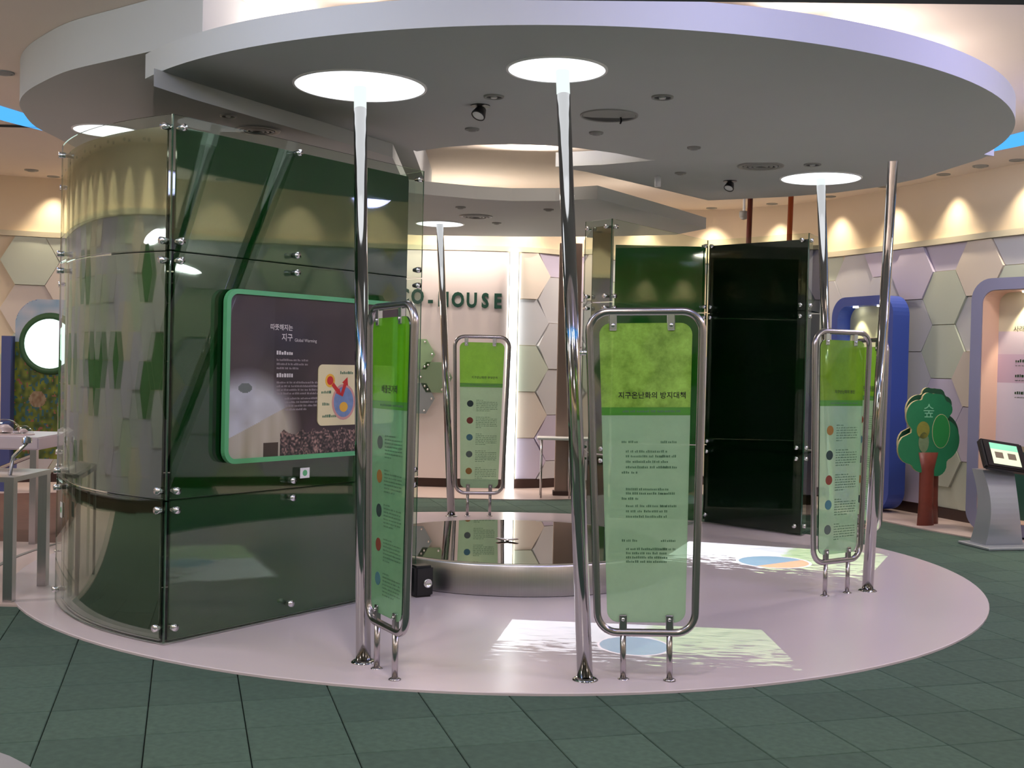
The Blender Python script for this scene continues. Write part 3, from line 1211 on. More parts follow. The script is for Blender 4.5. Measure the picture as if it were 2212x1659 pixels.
for f in (0.035, 0.965):
    for z in (0.10, 0.71, 0.81, 2.0, 2.1, 2.685):
        a_, b_ = arc_pt(f, -0.022), arc_pt(f, 0.03)
        bm = bmesh.new()
        tube(bm, [(a_.x, a_.y, z), (arc_pt(f).x, arc_pt(f).y, z), (b_.x, b_.y, z)], [0.019, 0.019, 0.012], seg=12)
        link('glass_clamp', bm, M_clamp, booth, True)
# clear glass wing at the far left
face(booth, (-3.24, 8.3), (Bl.x, Bl.y), None, clampx=(0.08,))
# floor and lid plates of the booth
bm = bmesh.new()
arcs = [tuple(arc_pt(i / 20, 0.045)) for i in range(21)]
prism(bm, [tuple(Bc + dirv * 0.05 + Vector((-0.04, 0.04)))] + arcs[1:] + [(-2.5, 7.22), (-1.2, 8.02), (-0.7, 7.55)], PZ, 0.024)
link('plinth', bm, M_black, booth)

# poster on the straight face
n3 = Vector((dirv.y, -dirv.x, 0))      # outward normal of that face (towards the visitor)
P0 = Vector((Bc.x, Bc.y, 0))
def face_s(px, py):
    q = pix_plane(px, py, P0 + n3 * 0.02, n3)
    return (q - P0).dot(Vector((dirv.x, dirv.y, 0))), q.z
sTL, zTL = face_s(487, 622); sBL, zBL = face_s(487, 1003); sR, _ = face_s(868, 700)
PW, PH = sR - sTL, zTL - zBL
poster = thing('wall_poster', 'dark poster with white ice in a rounded green frame on the green booth', 'poster',
               (Bc.x + dirv.x * sTL + n3.x * 0.002, Bc.y + dirv.y * sTL + n3.y * 0.002, zBL), math.atan2(dirv.y, dirv.x))
ro = rrect(0, PW, 0, PH, 0.075, 8)
ri_ = rrect(0.028, PW - 0.028, 0.026, PH - 0.026, 0.05, 8)
bm = bmesh.new()
frame_xz(bm, ro, ri_, -0.034, -0.004)
hull_fix(bm)
link('frame', bm, M_greenF, poster)
bm = bmesh.new()
slab_xz(bm, rrect(0.01, PW - 0.01, 0.01, PH - 0.01, 0.065, 8), -0.018, -0.004)
link('backboard', bm, M_black, poster)
rn = np.random.RandomState(3)
NZ = rn.rand(64, 64)
def nz(x, y):
    x = x % 63; y = y % 63
    i, j = int(x), int(y); fx, fy = x - i, y - j
    return (NZ[i, j] * (1 - fx) * (1 - fy) + NZ[i + 1, j] * fx * (1 - fy) + NZ[i, j + 1] * (1 - fx) * fy + NZ[i + 1, j + 1] * fx * fy)
def mixc(a, b, t):
    t = max(0, min(1, t))
    return [a[i] + (b[i] - a[i]) * t for i in range(3)]
def poster_col(u, v):
    # u runs along the poster (left to right), v upwards
    c = mixc([48, 36, 40], [66, 50, 52], nz(u * 9, v * 6))
    c = mixc(c, [120, 96, 92], max(0, (u - 0.62) * 2.2) * max(0, v - 0.45))
    if u < 0.24:
        c = mixc(c, [92, 88, 84], 0.55 * (1 - v) + 0.25 * nz(u * 7 + 3, v * 7))
    c = mixc(c, [30, 32, 62], 0.5 * math.exp(-((u - .3) ** 2 + (v - .75) ** 2) * 40))
    d = math.hypot((u - 0.10) / 0.27, (v - 0.10) / 0.40)
    if d < 1.15:
        ice = mixc([206, 208, 216], [176, 176, 178], nz(u * 20, v * 14))
        if (u * 0.6 - v + 0.12) > 0 : ice = mixc([196, 190, 176], [170, 160, 140], nz(u * 30, v * 3))
        c = mixc(ice, c, (d - 0.82) / 0.33)
    if math.hypot((u - 0.09) / 0.035, (v - 0.43) / 0.03) < 1: c = [110, 118, 112]
    if 0.19 < u < 0.27 and v < 0.09: c = [62, 50, 40]
    if u > 0.28 and v < 0.13 + 0.04 * nz(u * 30, 1):
        q = nz(u * 160, v * 110)
        c = mixc([30, 26, 26], [176, 140, 128], q * q * 1.3)
    return c
def in_rr(u, v):
    x, z = u * (PW - 0.05), v * (PH - 0.05)
    r = 0.045
    w_, h_ = PW - 0.05, PH - 0.05
    cx = min(max(x, r), w_ - r); cz = min(max(z, r), h_ - r)
    return math.hypot(x - cx, z - cz) <= r
painted('printed_picture', 200, 170, 0.025, PW - 0.025, 0.025, PH - 0.025, -0.0195, poster_col, poster, inside=in_rr)


def px_to_poster(px, py):
    s_, z_ = face_s(px, py)
    return s_ - sTL, z_ - zBL


def put_text(o, x, z, y=-0.0205):
    o.location = (x, y, z)


def pw_(a, b):
    return px_to_poster(b, 720)[0] - px_to_poster(a, 720)[0]


x_, z_ = px_to_poster(608, 708)
put_text(text_mesh('title_print', '따뜻해지는', pw_(583, 632) / 4.6, M_inkw, poster, bold=0.0006), x_, z_)
x_, z_ = px_to_poster(620, 730)
put_text(text_mesh('title_print', '지구', pw_(607, 632) / 1.9, M_inkw, poster, bold=0.0006), x_, z_)
x_, z_ = px_to_poster(660, 736)
put_text(text_mesh('title_print', 'Global Warming', pw_(634, 684) / 7.0, M_inkw, poster), x_, z_)


def dash_lines(bm, x0, x1, z, h, rnd, y, wmin=0.01, wmax=0.03, gap=0.008, glyphs=True):
    """rows of unreadable small print: word-like clumps of strokes"""
    x = x0
    while x < x1:
        w_ = min(rnd.uniform(wmin, wmax), x1 - x)
        q = x
        while q < x + w_:
            sw = h * rnd.uniform(0.35, 0.6)
            hh = h * rnd.uniform(0.6, 1.0)
            v = [bm.verts.new(p) for p in ((q, y, z), (q + sw, y, z), (q + sw, y, z + hh), (q, y, z + hh))]
            bm.faces.new(v)
            q += sw + h * 0.22
        x += w_ + gap


rnd = random.Random(5)
for (py0, rows_, hd) in ((762, [(777, 665), (786, 665), (795, 645)], 640), (811, [(826, 690), (834, 685), (842, 690), (850, 685), (861, 688), (869, 686), (877, 684), (885, 660)], 640)):
    bm = bmesh.new()
    x0, z0 = px_to_poster(597, py0)
    x1, _ = px_to_poster(hd - 8, py0)
    dash_lines(bm, x0, x1, z0 - 0.01, 0.024, rnd, -0.0205, 0.04, 0.06, 0.004)
    o = link('heading_print', bm, M_inkw, poster); o['kind'] = 'stuff'
    bm = bmesh.new()
    for (py, xr) in rows_:
        x0, z0 = px_to_poster(597, py)
        x1, _ = px_to_poster(xr, py)
        if py > 855: x0 += 0.06
        dash_lines(bm, x0, x1, z0 - 0.006, 0.0125, rnd, -0.0205)
    o = link('small_print', bm, M_inkw2, poster); o['kind'] = 'stuff'
# cream inset card with the globe diagram
xa, za = px_to_poster(684, 922); xb, zb = px_to_poster(850, 790)
za = px_to_poster(684, 920)[1]; zb = px_to_poster(684, 787)[1]
xb = min(xb, PW - 0.05)
bm = bmesh.new()
slab_xz(bm, rrect(xa, xb, za, zb, 0.035, 6), -0.026, -0.02)
link('inset_card', bm, mat('cream_card', rgb(226, 214, 168), 0.5), poster)
hw = (xb - xa); hh = (zb - za)
gx, gz = px_to_poster(740, 868)
M_globeR = mat('globe_ring_pink', rgb(206, 150, 140), 0.5)
M_globe = mat('globe_blue', rgb(118, 140, 176), 0.5, noise=0.3, nscale=30)
M_red = mat('red_ink', rgb(200, 40, 34), 0.5)
M_yel = mat('yellow_ink', rgb(232, 176, 60), 0.5)
for (r_, y_, mt, nm) in ((0.098, -0.0268, M_globeR, 'diagram_ring'), (0.083, -0.0274, M_globe, 'diagram_globe')):
    bm = bmesh.new()
    slab_xz(bm, [(gx + r_ * math.cos(2 * PI * q / 24), gz + r_ * 1.1 * math.sin(2 * PI * q / 24)) for q in range(24)], y_, -0.026)
    link(nm, bm, mt, poster)
bm = bmesh.new()
slab_xz(bm, [(gx + 0.035 * math.cos(2 * PI * q / 16) - .0, gz - .03 + 0.03 * math.sin(2 * PI * q / 16)) for q in range(16)], -0.0278, -0.026)
link('diagram_continent', bm, M_yel, poster)
sx, sz = px_to_poster(711, 822)
for (r_, y_, mt) in ((0.04, -0.0270, M_yel), (0.026, -0.0276, M_red)):
    bm = bmesh.new()
    slab_xz(bm, [(sx + r_ * math.cos(2 * PI * q / 20), sz + r_ * math.sin(2 * PI * q / 20)) for q in range(20)], y_, -0.026)
    link('diagram_sun', bm, mt, poster)
def strip2(a, b, w0, w1, mt, nm):
    a, b = Vector(a), Vector(b)
    d = (b - a).normalized(); n = Vector((-d.y, d.x))
    bm = bmesh.new()
    hd = b - d * 0.045
    slab_xz(bm, [tuple(a + n * w0), tuple(hd + n * w0), tuple(hd + n * w1), tuple(b), tuple(hd - n * w1), tuple(hd - n * w0), tuple(a - n * w0)], -0.0284, -0.026)
    hull_fix(bm)
    link(nm, bm, mt, poster)
ex, ez = px_to_poster(735, 855)
tx_, tz_ = px_to_poster(748, 815)
strip2((sx + 0.02, sz - 0.02), (ex, ez), 0.012, 0.02, M_red, 'diagram_arrow')
strip2((ex, ez), (tx_, tz_), 0.012, 0.026, M_red, 'diagram_arrow')
bm = bmesh.new()
for (px, py, w_) in ((692, 850, 0.08), (694, 876, 0.06), (694, 902, 0.14), (733, 808, 0.1)):
    q, r_ = px_to_poster(px, py)
    dash_lines(bm, q, q + w_, r_, 0.018, rnd, -0.0265, 0.05, 0.08, 0.003)
o = link('small_print', bm, M_inkg, poster); o['kind'] = 'stuff'

# small white notice with green arrow
def sticker(px, py, wpx, hpx, flat, label):
    if flat:
        s_, z_ = face_s(px, py)
        base = Vector((Bc.x, Bc.y)) + dirv * s_
        t = thing('notice_sticker', label, 'sticker', (base.x + n3.x * .001, base.y + n3.y * .001, z_), math.atan2(dirv.y, dirv.x))
        w_, h_ = 0.075, 0.06
    else:
        f = 0.82
        q = arc_pt(f)
        q2 = arc_pt(f + 0.02); d_ = (q - q2).normalized()
        t = thing('notice_sticker', label, 'sticker', (q.x - d_.y * -0.004 * -1, q.y + 0, 0.60), math.atan2(d_.y, d_.x))
        nrm = Vector((d_.y, -d_.x))
        t.location = (q.x + nrm.x * 0.004, q.y + nrm.y * 0.004, 0.60)
        w_, h_ = 0.06, 0.09
    bm = bmesh.new()
    bbox(bm, -w_ / 2, w_ / 2, -0.003, 0.0, -h_ / 2, h_ / 2, 0.001, 1)
    link('card', bm, M_whiteP, t)
    bm = bmesh.new()
    slab_xz(bm, [(0.018 * math.cos(2 * PI * q / 16), 0.018 * math.sin(2 * PI * q / 16)) for q in range(16)], -0.0038, -0.003)
    link('green_mark', bm, M_greenF, t)


sticker(663, 1022, 24, 26, True, 'small white notice with a green mark under the framed poster')
sticker(186, 1120, 10, 34, False, 'small white notice low on the curved glass at the left')

# --- rear right booth
booth2 = thing('glass_booth', 'tall almost black green glass booth at the back right with a folded front', 'exhibit booth')
R1 = (0.81, 9.72); Rf = (1.86, 11.2); Rc = (2.64, 10.42); Re = (0.60, 9.98); Ro = (2.93, 10.95)
L1 = math.dist(R1, Rf); L2 = math.dist(Rf, Rc)
face(booth2, R1, Rf, None, clampx=(0.05, L1 - 0.06))
face(booth2, (0.98, 11.28), (1.88, 11.28), M_core2, 0.0, 0.02, (), glass=False)
face(booth2, Rf, Rc, M_coreD, 0.02, 0.03, (0.05, L2 - 0.07))
face(booth2, Re, R1, M_coreL, 0.07, 0.02, (0.04, 0.27))
face(booth2, Rc, Ro, M_coreL, 0.06, 0.35, (0.06,))
face(booth2, Ro, (1.9, 11.45), M_coreD, 0.03, 0.03, (), glass=False)
face(booth2, (0.62, 11.0), (0.64, 10.0), M_coreD, 0.03, 0.03, (), glass=False)

# ------------------------------------------------------------------ green signs on posts
def sign(cx, cy, dx, dy, label, heading, icons, top_film=M_lime, hs=0.055, lean=0.0, low=None, brk=0, seed=1, icon_cols=None, flip=False):
    rnd = random.Random(seed)
    a = math.atan2(dy, dx)
    t = thing('sign_stand', label, 'sign', (cx, cy, PZ), a, group='green information signs in steel frames')
    t.rotation_euler = (0, lean, a)
    zt, zb = 1.755, 0.225
    wt, wb = 0.268, 0.232
    def hw_(z):
        return wb + (wt - wb) * (z - zb) / (zt - zb)
    # frame outline: tapered rounded rectangle
    pts = []
    r = 0.095
    for (sx, z, a0) in ((1, zt, 0), (-1, zt, 90), (-1, zb, 180), (1, zb, 270)):
        for q in range(9):
            an = math.radians(a0 + 90 * q / 8)
            cz = z - r if z == zt else z + r
            w_ = hw_(z) - r
            pts.append((sx * w_ + r * math.cos(an), 0, cz + r * math.sin(an)))
    bm = bmesh.new()
    tube(bm, pts, 0.0185, closed=True, seg=14)
    link('tube_frame', bm, M_frame, t, True)
    # printed panes
    pz0, pz1, zs, zband = 0.275, 1.70, 1.262, 1.30
    ins = 0.047
    def outline(z0, z1, rb, rt):
        o = []
        for (sx, z, a0, r) in ((1, z1, 0, rt), (-1, z1, 90, rt), (-1, z0, 180, rb), (1, z0, 270, rb)):
            w_ = hw_(z) - ins - r
            for q in range(7 if r else 1):
                an = math.radians(a0 + 90 * q / 6)
                cz = z - r if z == z1 else z + r
                o.append((sx * w_ + r * math.cos(an), cz + r * math.sin(an)) if r else (sx * w_, z))
        return o
    for (z0, z1, rb, rt, mt, nm) in ((pz0, zs, 0.055, 0.0, low or M_pale, 'lower_pane'), (zs, zband, 0, 0, M_band, 'green_band'), (zband, pz1, 0.0, 0.055, top_film, 'upper_pane')):
        bm = bmesh.new()
        slab_xz(bm, outline(z0, z1, rb, rt), -0.004, 0.004)
        o = link(nm, bm, [mt, M_glass, M_edge], t)
        for pl in o.data.polygons:
            pl.material_index = 0 if pl.normal.y < -0.5 else 1 if pl.normal.y > 0.5 else 2
    h_ = text_mesh('heading_print', heading, hs, M_black, t, bold=hs * 0.012)
    h_.location = (0.03 if len(heading) > 6 else 0.0, -0.0052, zband + 0.055)
    bm = bmesh.new()
    y = -0.0052
    dash_lines(bm, -0.11, 0.16, zs + 0.014, 0.011, rnd, y)
    if icons:
        for q in range(5):
            zc = 1.10 - q * 0.165
            for l_ in range(7):
                x1 = 0.16 if l_ not in (0, 6) else rnd.uniform(0.0, 0.1)
                dash_lines(bm, -0.045 + 0.0, x1, zc + 0.03 - l_ * 0.017, 0.008, rnd, y)
            bb = bmesh.new()
            slab_xz(bb, [(-0.105 + 0.032 * math.cos(2 * PI * w_ / 18), zc + 0.032 * math.sin(2 * PI * w_ / 18)) for w_ in range(18)], -0.0056, -0.004)
            link('icon_print', bb, ICON[(q + seed) % len(ICON)], t)
    else:
        for (z, n_) in ((1.13, 0), (1.085, 1), (1.062, 1), (1.036, 1), (1.01, 1), (0.985, 0), (0.905, 1), (0.885, 1), (0.86, 0), (0.825, 1), (0.80, 1), (0.775, 1),
                        (0.66, 0), (0.62, 1), (0.60, 1), (0.58, 1), (0.56, 1)):
            dash_lines(bm, -0.115 if not n_ else -0.095, 0.10 if n_ else -0.04, z, 0.012, rnd, y)
            if rnd.random() < 0.4: dash_lines(bm, 0.07, 0.14, z, 0.012, rnd, y)
    o = link('small_print', bm, M_inkg, t)
    o['kind'] = 'stuff'
    # clips
    for (x, z) in ((-0.155, zt - 0.045), (0.12, zt - 0.045)):
        bm = bmesh.new()
        bbox(bm, x - 0.018, x + 0.018, -0.012, 0.012, z - 0.045, z + 0.035, 0.003, 1)
        c_ = link('clip', bm, M_clamp, t)
        bm = bmesh.new()
        tube(bm, [(x, -0.012, z - 0.02), (x, -0.019, z - 0.02)], [0.010, 0.008], seg=12)
        link('screw', bm, M_clamp, c_, True)
    for x in (-0.11, 0.11):
        bm = bmesh.new()
        bbox(bm, x - 0.018, x + 0.018, -0.012, 0.012, zb + 0.012, zb + 0.085, 0.003, 1)
        c_ = link('clip', bm, M_frame, t)
        bm = bmesh.new()
        tube(bm, [(x, -0.012, zb + 0.065), (x, -0.019, zb + 0.065)], [0.010, 0.008], seg=12)
        link('screw', bm, M_clamp, c_, True)
        bm = bmesh.new()
        tube(bm, [(x, 0, 0.0), (x, 0, zb)], 0.0145, seg=14)
        p_ = link('post', bm, M_frame, t, True)
        bm = bmesh.new()
        lathe(bm, [(0.014, 0.010), (0.022, 0.007), (0.030, 0.002), (0.030, 0)], 18, (x, 0))
        link('foot_flange', bm, M_frame, p_, True)
    if brk:
        bm = bmesh.new()
        sx = -1 if brk < 0 else 1
        tube(bm, [(sx * 0.262, 0, 1.56), (sx * 0.262 + brk, 0, 1.56)], 0.012, seg=10)
        link('pole_bracket', bm, M_clamp, t, True)
    return t


ICON = [mat('icon_dark', rgb(38, 60, 58), 0.6), mat('icon_red', rgb(128, 60, 44), 0.6), mat('icon_blue', rgb(70, 120, 130), 0.6),
        mat('icon_grey', rgb(90, 104, 96), 0.6), mat('icon_orange', rgb(150, 110, 50), 0.6)]
sign(0.672, 5.50, 1.0, -0.06, 'wide green sign facing the viewer right of the front centre pole', '지구온난화의 방지대책', False, M_lime2, 0.034, lean=-0.026, brk=-0.05, seed=2)
sign(-0.572, 5.50, 0.486, -0.874, 'narrow-looking green sign turned sideways beside the left pole', '배출권거래', True, film('deep_lime_printed_film', rgb(112, 196, 14), 0.2, 0.08), 0.042, lean=-0.009, low=film('mid_green_printed_film', rgb(150, 206, 156), 0.3, 0.05), seed=3)
sign(2.20, 7.73, 0.83, 0.55, 'green sign at the right in front of the outward-leaning pole', '지구온난화의 원인', True, film('olive_lime_printed_film', rgb(136, 184, 44), 0.22, 0.12), 0.026, seed=4)
sign(-0.30, 11.33, 1.0, 0.1, 'farthest green sign, at the back beside the vertical white light strip', '지구온난화란 무엇인가', True, film('bright_lime_printed_film', rgb(150, 220, 70), 0.15, 0.1), 0.027, seed=5)
sign(2.93, 9.5, 0.2, -0.98, 'green sign seen edge-on behind the right-hand pole, by the blue alcove', '탄소배출', True, M_lime, 0.05, seed=6)

# ------------------------------------------------------------------ steel drum with mirror top
dc = (0.04, 8.49)
t = thing('display_drum', 'low round brushed steel drum with a mirror top in the middle of the platform', 'display table', (dc[0], dc[1], PZ))
bm = bmesh.new()
lathe(bm, [(1.09, 0.0), (1.10, 0.004), (1.10, 0.193), (1.093, 0.203), (1.05, 0.205)], 96)
link('steel_side', bm, M_brush, t, True).data.set_sharp_from_angle(angle=math.radians(50))
bm = bmesh.new()
lathe(bm, [(1.055, 0.198), (1.055, 0.207), (0, 0.207)], 96)
link('mirror_top', bm, M_mirror, t)
# small leaf ornament lying on the drum
q = pix(1096, 1163, 0.24)
t = thing('leaf_ornament', 'small pale leaf-shaped ornament on the mirror top of the drum', 'ornament', (q.x, q.y, PZ + 0.207))
bm = bmesh.new()
n = 14
top = [(-.085 + .17 * i / n, 0.030 * math.sin(PI * i / n)) for i in range(n + 1)]
for sgn, nm, mt in ((1, 'leaf_blade', M_whiteP), (-1, 'leaf_blade', mat('warm_tan_leaf', rgb(226, 200, 180), 0.5))):
    bm = bmesh.new()
    A = [bm.verts.new((x, 0, 0.004 + 0.012 * abs(x) / .085)) for (x, y) in top]
    B = [bm.verts.new((x, sgn * y, 0.012 + 0.012 * abs(x) / .085)) for (x, y) in top[1:-1]]
    B = [A[0]] + B + [A[-1]]
    for i in range(n):
        vs = []
        for v in (A[i], A[i + 1], B[i + 1], B[i]):
            if v not in vs: vs.append(v)
        bm.faces.new(vs)
    hull_fix(bm)
    o = link(nm, bm, mt, t)
    md = o.modifiers.new('thick', 'SOLIDIFY'); md.thickness = 0.004
bm = bmesh.new()
lathe(bm, [(0.012, 0), (0.008, 0.012), (0, 0.014)], 12)
link('stem_base', bm, M_clamp, t)

# black projector box beside the drum
q = pix(905, 1280, PZ)
t = thing('projector', 'black boxy projector on the platform between booth and steel drum', 'projector', (-0.555, 7.37, PZ), 0.5)
bm = bmesh.new()
bbox(bm, -0.065, 0.065, -0.06, 0.05, 0.0, 0.20, 0.015, 3)
link('body', bm, M_black, t)
bm = bmesh.new()
lathe(bm, [(0.04, 0), (0.04, 0.02), (0.03, 0.02), (0.025, 0.01), (0, 0.012)], 20)
o = link('lens', bm, M_clamp, t, True)
o.rotation_euler = (PI / 2, 0, 0); o.location = (0.02, -0.06, 0.09); o.scale = (0.7, 0.7, 0.7)

# ------------------------------------------------------------------ projected pictures on the platform (real projector lamps)
def projector_lamp(center, src, half_u, half_v, energy, rot, flip, ell):
    l = bpy.data.lights.new('floor_projector_lamp', 'SPOT')
    l.energy = energy
    l.spot_size = math.radians(80)
    l.spot_blend = 0
    l.shadow_soft_size = 0.002
    l.use_nodes = True
    nt = l.node_tree
    N, L = nt.nodes.new, nt.links.new
    em = [n for n in nt.nodes if n.type == 'EMISSION'][0]
    tc = N('ShaderNodeTexCoord')
    sp = N('ShaderNodeSeparateXYZ'); L(tc.outputs['Normal'], sp.inputs[0])
    def math_(op, a, b=None, c=None):
        n = N('ShaderNodeMath'); n.operation = op
        for i, v in enumerate((a, b, c)):
            if v is None: continue
            if isinstance(v, (int, float)): n.inputs[i].default_value = v
            else: L(v, n.inputs[i])
        return n.outputs[0]
    z = math_('ABSOLUTE', sp.outputs['Z'])
    u = math_('DIVIDE', sp.outputs['X'], z); v = math_('DIVIDE', sp.outputs['Y'], z)
    u = math_('DIVIDE', u, half_u); v = math_('DIVIDE', v, half_v)
    if flip: u = math_('MULTIPLY', u, -1)
    rect = math_('MULTIPLY', math_('LESS_THAN', math_('ABSOLUTE', u), 1), math_('LESS_THAN', math_('ABSOLUTE', v), 1))
    cb = N('ShaderNodeCombineXYZ'); L(u, cb.inputs[0]); L(v, cb.inputs[1])
    mp = N('ShaderNodeMapping'); L(cb.outputs[0], mp.inputs[0]); mp.inputs['Scale'].default_value = (1.0, 3.2, 1)
    mp.inputs['Rotation'].default_value = (0, 0, 0.35)
    ns = N('ShaderNodeTexNoise'); ns.inputs['Scale'].default_value = 4.5; ns.inputs['Detail'].default_value = 6; ns.inputs['Roughness'].default_value = 0.65
    L(mp.outputs[0], ns.inputs['Vector'])
    # ragged lower edge: picture fades into scattered flecks
    low = math_('ADD', math_('MULTIPLY', v, 0.22), ns.outputs['Fac'])
    mask = math_('GREATER_THAN', low, 0.44)
    r1 = N('ShaderNodeValToRGB'); r1.color_ramp.elements[0].position = 0.35; r1.color_ramp.elements[0].color = (0.16, 0.42, 0.12, 1)
    r1.color_ramp.elements[1].position = 0.62; r1.color_ramp.elements[1].color = (0.62, 0.95, 0.45, 1)
    L(ns.outputs['Fac'], r1.inputs[0])
    r2 = N('ShaderNodeValToRGB'); r2.color_ramp.elements[0].position = 0.3; r2.color_ramp.elements[0].color = (0.40, 0.62, 0.62, 1)
    r2.color_ramp.elements[1].position = 0.5; r2.color_ramp.elements[1].color = (0.86, 1.0, 1.0, 1)
    L(ns.outputs['Fac'], r2.inputs[0])
    side = math_('GREATER_THAN', math_('ADD', u, math_('MULTIPLY', ns.outputs['Fac'], 0.6)), 0.42)
    mx = N('ShaderNodeMix'); mx.data_type = 'RGBA'
    L(side, mx.inputs['Factor']); L(r2.outputs[0], mx.inputs['A']); L(r1.outputs[0], mx.inputs['B'])
    eu = math_('DIVIDE', math_('SUBTRACT', u, ell[0]), ell[2]); ev = math_('DIVIDE', math_('SUBTRACT', v, ell[1]), ell[3])
    rr = math_('SQRT', math_('ADD', math_('MULTIPLY', eu, eu), math_('MULTIPLY', ev, ev)))
    inell = math_('LESS_THAN', rr, 1.0)
    ring = math_('MULTIPLY', inell, math_('GREATER_THAN', rr, 0.93))
    m2 = N('ShaderNodeMix'); m2.data_type = 'RGBA'
    wedge = math_('GREATER_THAN', math_('ADD', eu, math_('MULTIPLY', ev, -0.6)), 0.25)
    L(wedge, m2.inputs['Factor']); m2.inputs['A'].default_value = (0.10, 0.36, 0.48, 1); m2.inputs['B'].default_value = ell[4]
    m3 = N('ShaderNodeMix'); m3.data_type = 'RGBA'
    L(inell, m3.inputs['Factor']); L(mx.outputs['Result'], m3.inputs['A']); L(m2.outputs['Result'], m3.inputs['B'])
    m4 = N('ShaderNodeMix'); m4.data_type = 'RGBA'
    L(ring, m4.inputs['Factor']); L(m3.outputs['Result'], m4.inputs['A']); m4.inputs['B'].default_value = (1, 1, 1, 1)
    L(m4.outputs['Result'], em.inputs['Color'])
    keep = math_('MAXIMUM', mask, inell)
    L(math_('MULTIPLY', rect, keep), em.inputs['Strength'])
    o = bpy.data.objects.new('floor_projector_lamp', l)
    C.objects.link(o)
    o.location = src
    zax = (Vector(src) - Vector(center)).normalized()
    xd = Vector((math.cos(rot), math.sin(rot), 0))
    yax = zax.cross(xd).normalized(); xax = yax.cross(zax)
    mm = Matrix((xax, yax, zax)).transposed().to_4x4(); mm.translation = Vector(src)
    o.matrix_world = mm
    return o


projector_lamp((0.70, 6.20, PZ), (0.55, 7.3, 2.9), 0.245, 0.155, 330, -0.10, False, (-0.02, -0.05, 0.26, 0.42, (0.16, 0.46, 0.56, 1)))
projector_lamp((2.0, 9.05, PZ), (1.1, 8.9, 2.9), 0.25, 0.24, 640, -0.35, False, (0.1, -0.05, 0.36, 0.40, (0.85, 0.45, 0.16, 1)))
# their housings
for (x, y, lb) in ((0.55, 7.3, 'black ceiling projector above the front of the drum'), (1.1, 8.9, 'black ceiling projector above the right of the drum')):
    pass

# ------------------------------------------------------------------ back wall: letters, light strip, table, column, hexagon plates
yb = 13.90
t = thing('wall_lettering', 'dark green raised lettering on the white wall behind the farthest pole', 'lettering', (0, yb, 0))
for (ch, px, py) in (('E', 842, 640), ('C', 872, 641), ('O', 902, 642), ('-', 930, 648), ('H', 958, 648), ('O', 989, 649), ('U', 1019, 650), ('S', 1048, 651), ('E', 1075, 652)):
    q = pix_depth(px, py, yb)
    o = text_mesh('letter', ch, 0.238, M_sign, t, extrude=0.012, bold=0.009)
    o.location = (q.x, -0.001, q.z)
    o.scale = (0.78, 1, 1)
q = pix_depth(1106, 800, 13.86)
t = thing('light_strip', 'tall vertical white light strip on the back wall right of the lettering', 'wall light', (q.x, 13.9, 0.02))
bm = bmesh.new()
bbox(bm, -0.05, 0.05, -0.045, 0.0, 0, 2.83, 0.004, 1)
link('diffuser', bm, M_strip, t)
for x in (-0.058, 0.05):
    bm = bmesh.new()
    box(bm, x, x + 0.008, -0.05, 0.0, 0, 2.83)
    link('side_rail', bm, M_dgrey, t)
# column
q = pix_depth(1228, 800, 13.3)
t = thing('wooden_column', 'grey-brown square column at the back behind the front centre pole', 'column', (q.x + 0.0, 13.35, 0.012))
bm = bmesh.new()
bbox(bm, -0.13, 0.13, -0.06, 0.06, 0, 2.90, 0.006, 1)
link('shaft', bm, M_brown, t)
bm = bmesh.new()
bbox(bm, -0.15, 0.15, -0.08, 0.08, 0, 0.05, 0.004, 1)
link('foot', bm, M_base, t)
# small table
q = pix_depth(1195, 945, 13.15)
t = thing('side_table', 'small white-topped table with thin legs at the back wall', 'table', (q.x + .02, 13.15, 0.012))
bm = bmesh.new()
bbox(bm, -0.2, 0.24, -0.17, 0.17, 0.655, 0.68, 0.005, 2)
link('table_top', bm, M_whiteP, t)
for x in (-0.15, 0.17):
    for y in (-0.13, 0.13):
        bm = bmesh.new()
        tube(bm, [(x, y, 0), (x, y, 0.655)], 0.010, seg=8)
        link('leg', bm, M_frame, t, True)
# hexagonal plates on standoffs
for (px, py, mt, lb) in ((903, 765, 'pale_green_hex_plate', 'upper pale green hexagonal glass plate on the white wall'),
                         (940, 815, 'green_hex_plate', 'green hexagonal glass plate on the white wall next to the farthest pole'),
                         (902, 860, 'grey_hex_plate', 'lower greyish hexagonal glass plate on the white wall')):
    q = pix_depth(px, py, 13.88)
    t = thing('hexagon_plate', lb, 'wall plate', (q.x, 13.88, q.z), group='hexagonal glass plates on the white wall')
    colr = {'pale_green_hex_plate': rgb(206, 232, 198), 'green_hex_plate': rgb(186, 208, 178), 'grey_hex_plate': rgb(200, 208, 212)}[mt]
    bm = bmesh.new()
    slab_xz(bm, [(0.21 * math.cos(math.radians(60 * i)), 0.21 * math.sin(math.radians(60 * i))) for i in range(6)], -0.04, -0.03)
    link('plate', bm, film(mt, colr, 0.15), t)
    for i in range(6):
        x, z = 0.17 * math.cos(math.radians(60 * i)), 0.17 * math.sin(math.radians(60 * i))
        bm = bmesh.new()
        tube(bm, [(x, 0.05, z), (x, -0.05, z)], 0.012, seg=8)
        link('standoff', bm, M_clamp, t, True)
# rust poles behind the rear booth
for (px, pyt, pyb, y, mt, lb) in ((1617, 474, 530, 13.2, M_rustd, 'dark brown slim pole showing above the rear booth'), (1705, 466, 520, 12.9, M_rust, 'rust orange slim pole showing above the rear booth')):
    q0 = pix_depth(px + 3, pyt, y)
    bm = bmesh.new()
    tube(bm, [(q0.x - 0.05, y, 0.012), (q0.x, y, ROOM_H)], 0.03, seg=12)
    o = link('slim_pole', bm, mt, smooth=True)
    tag(o, lb, 'pole')

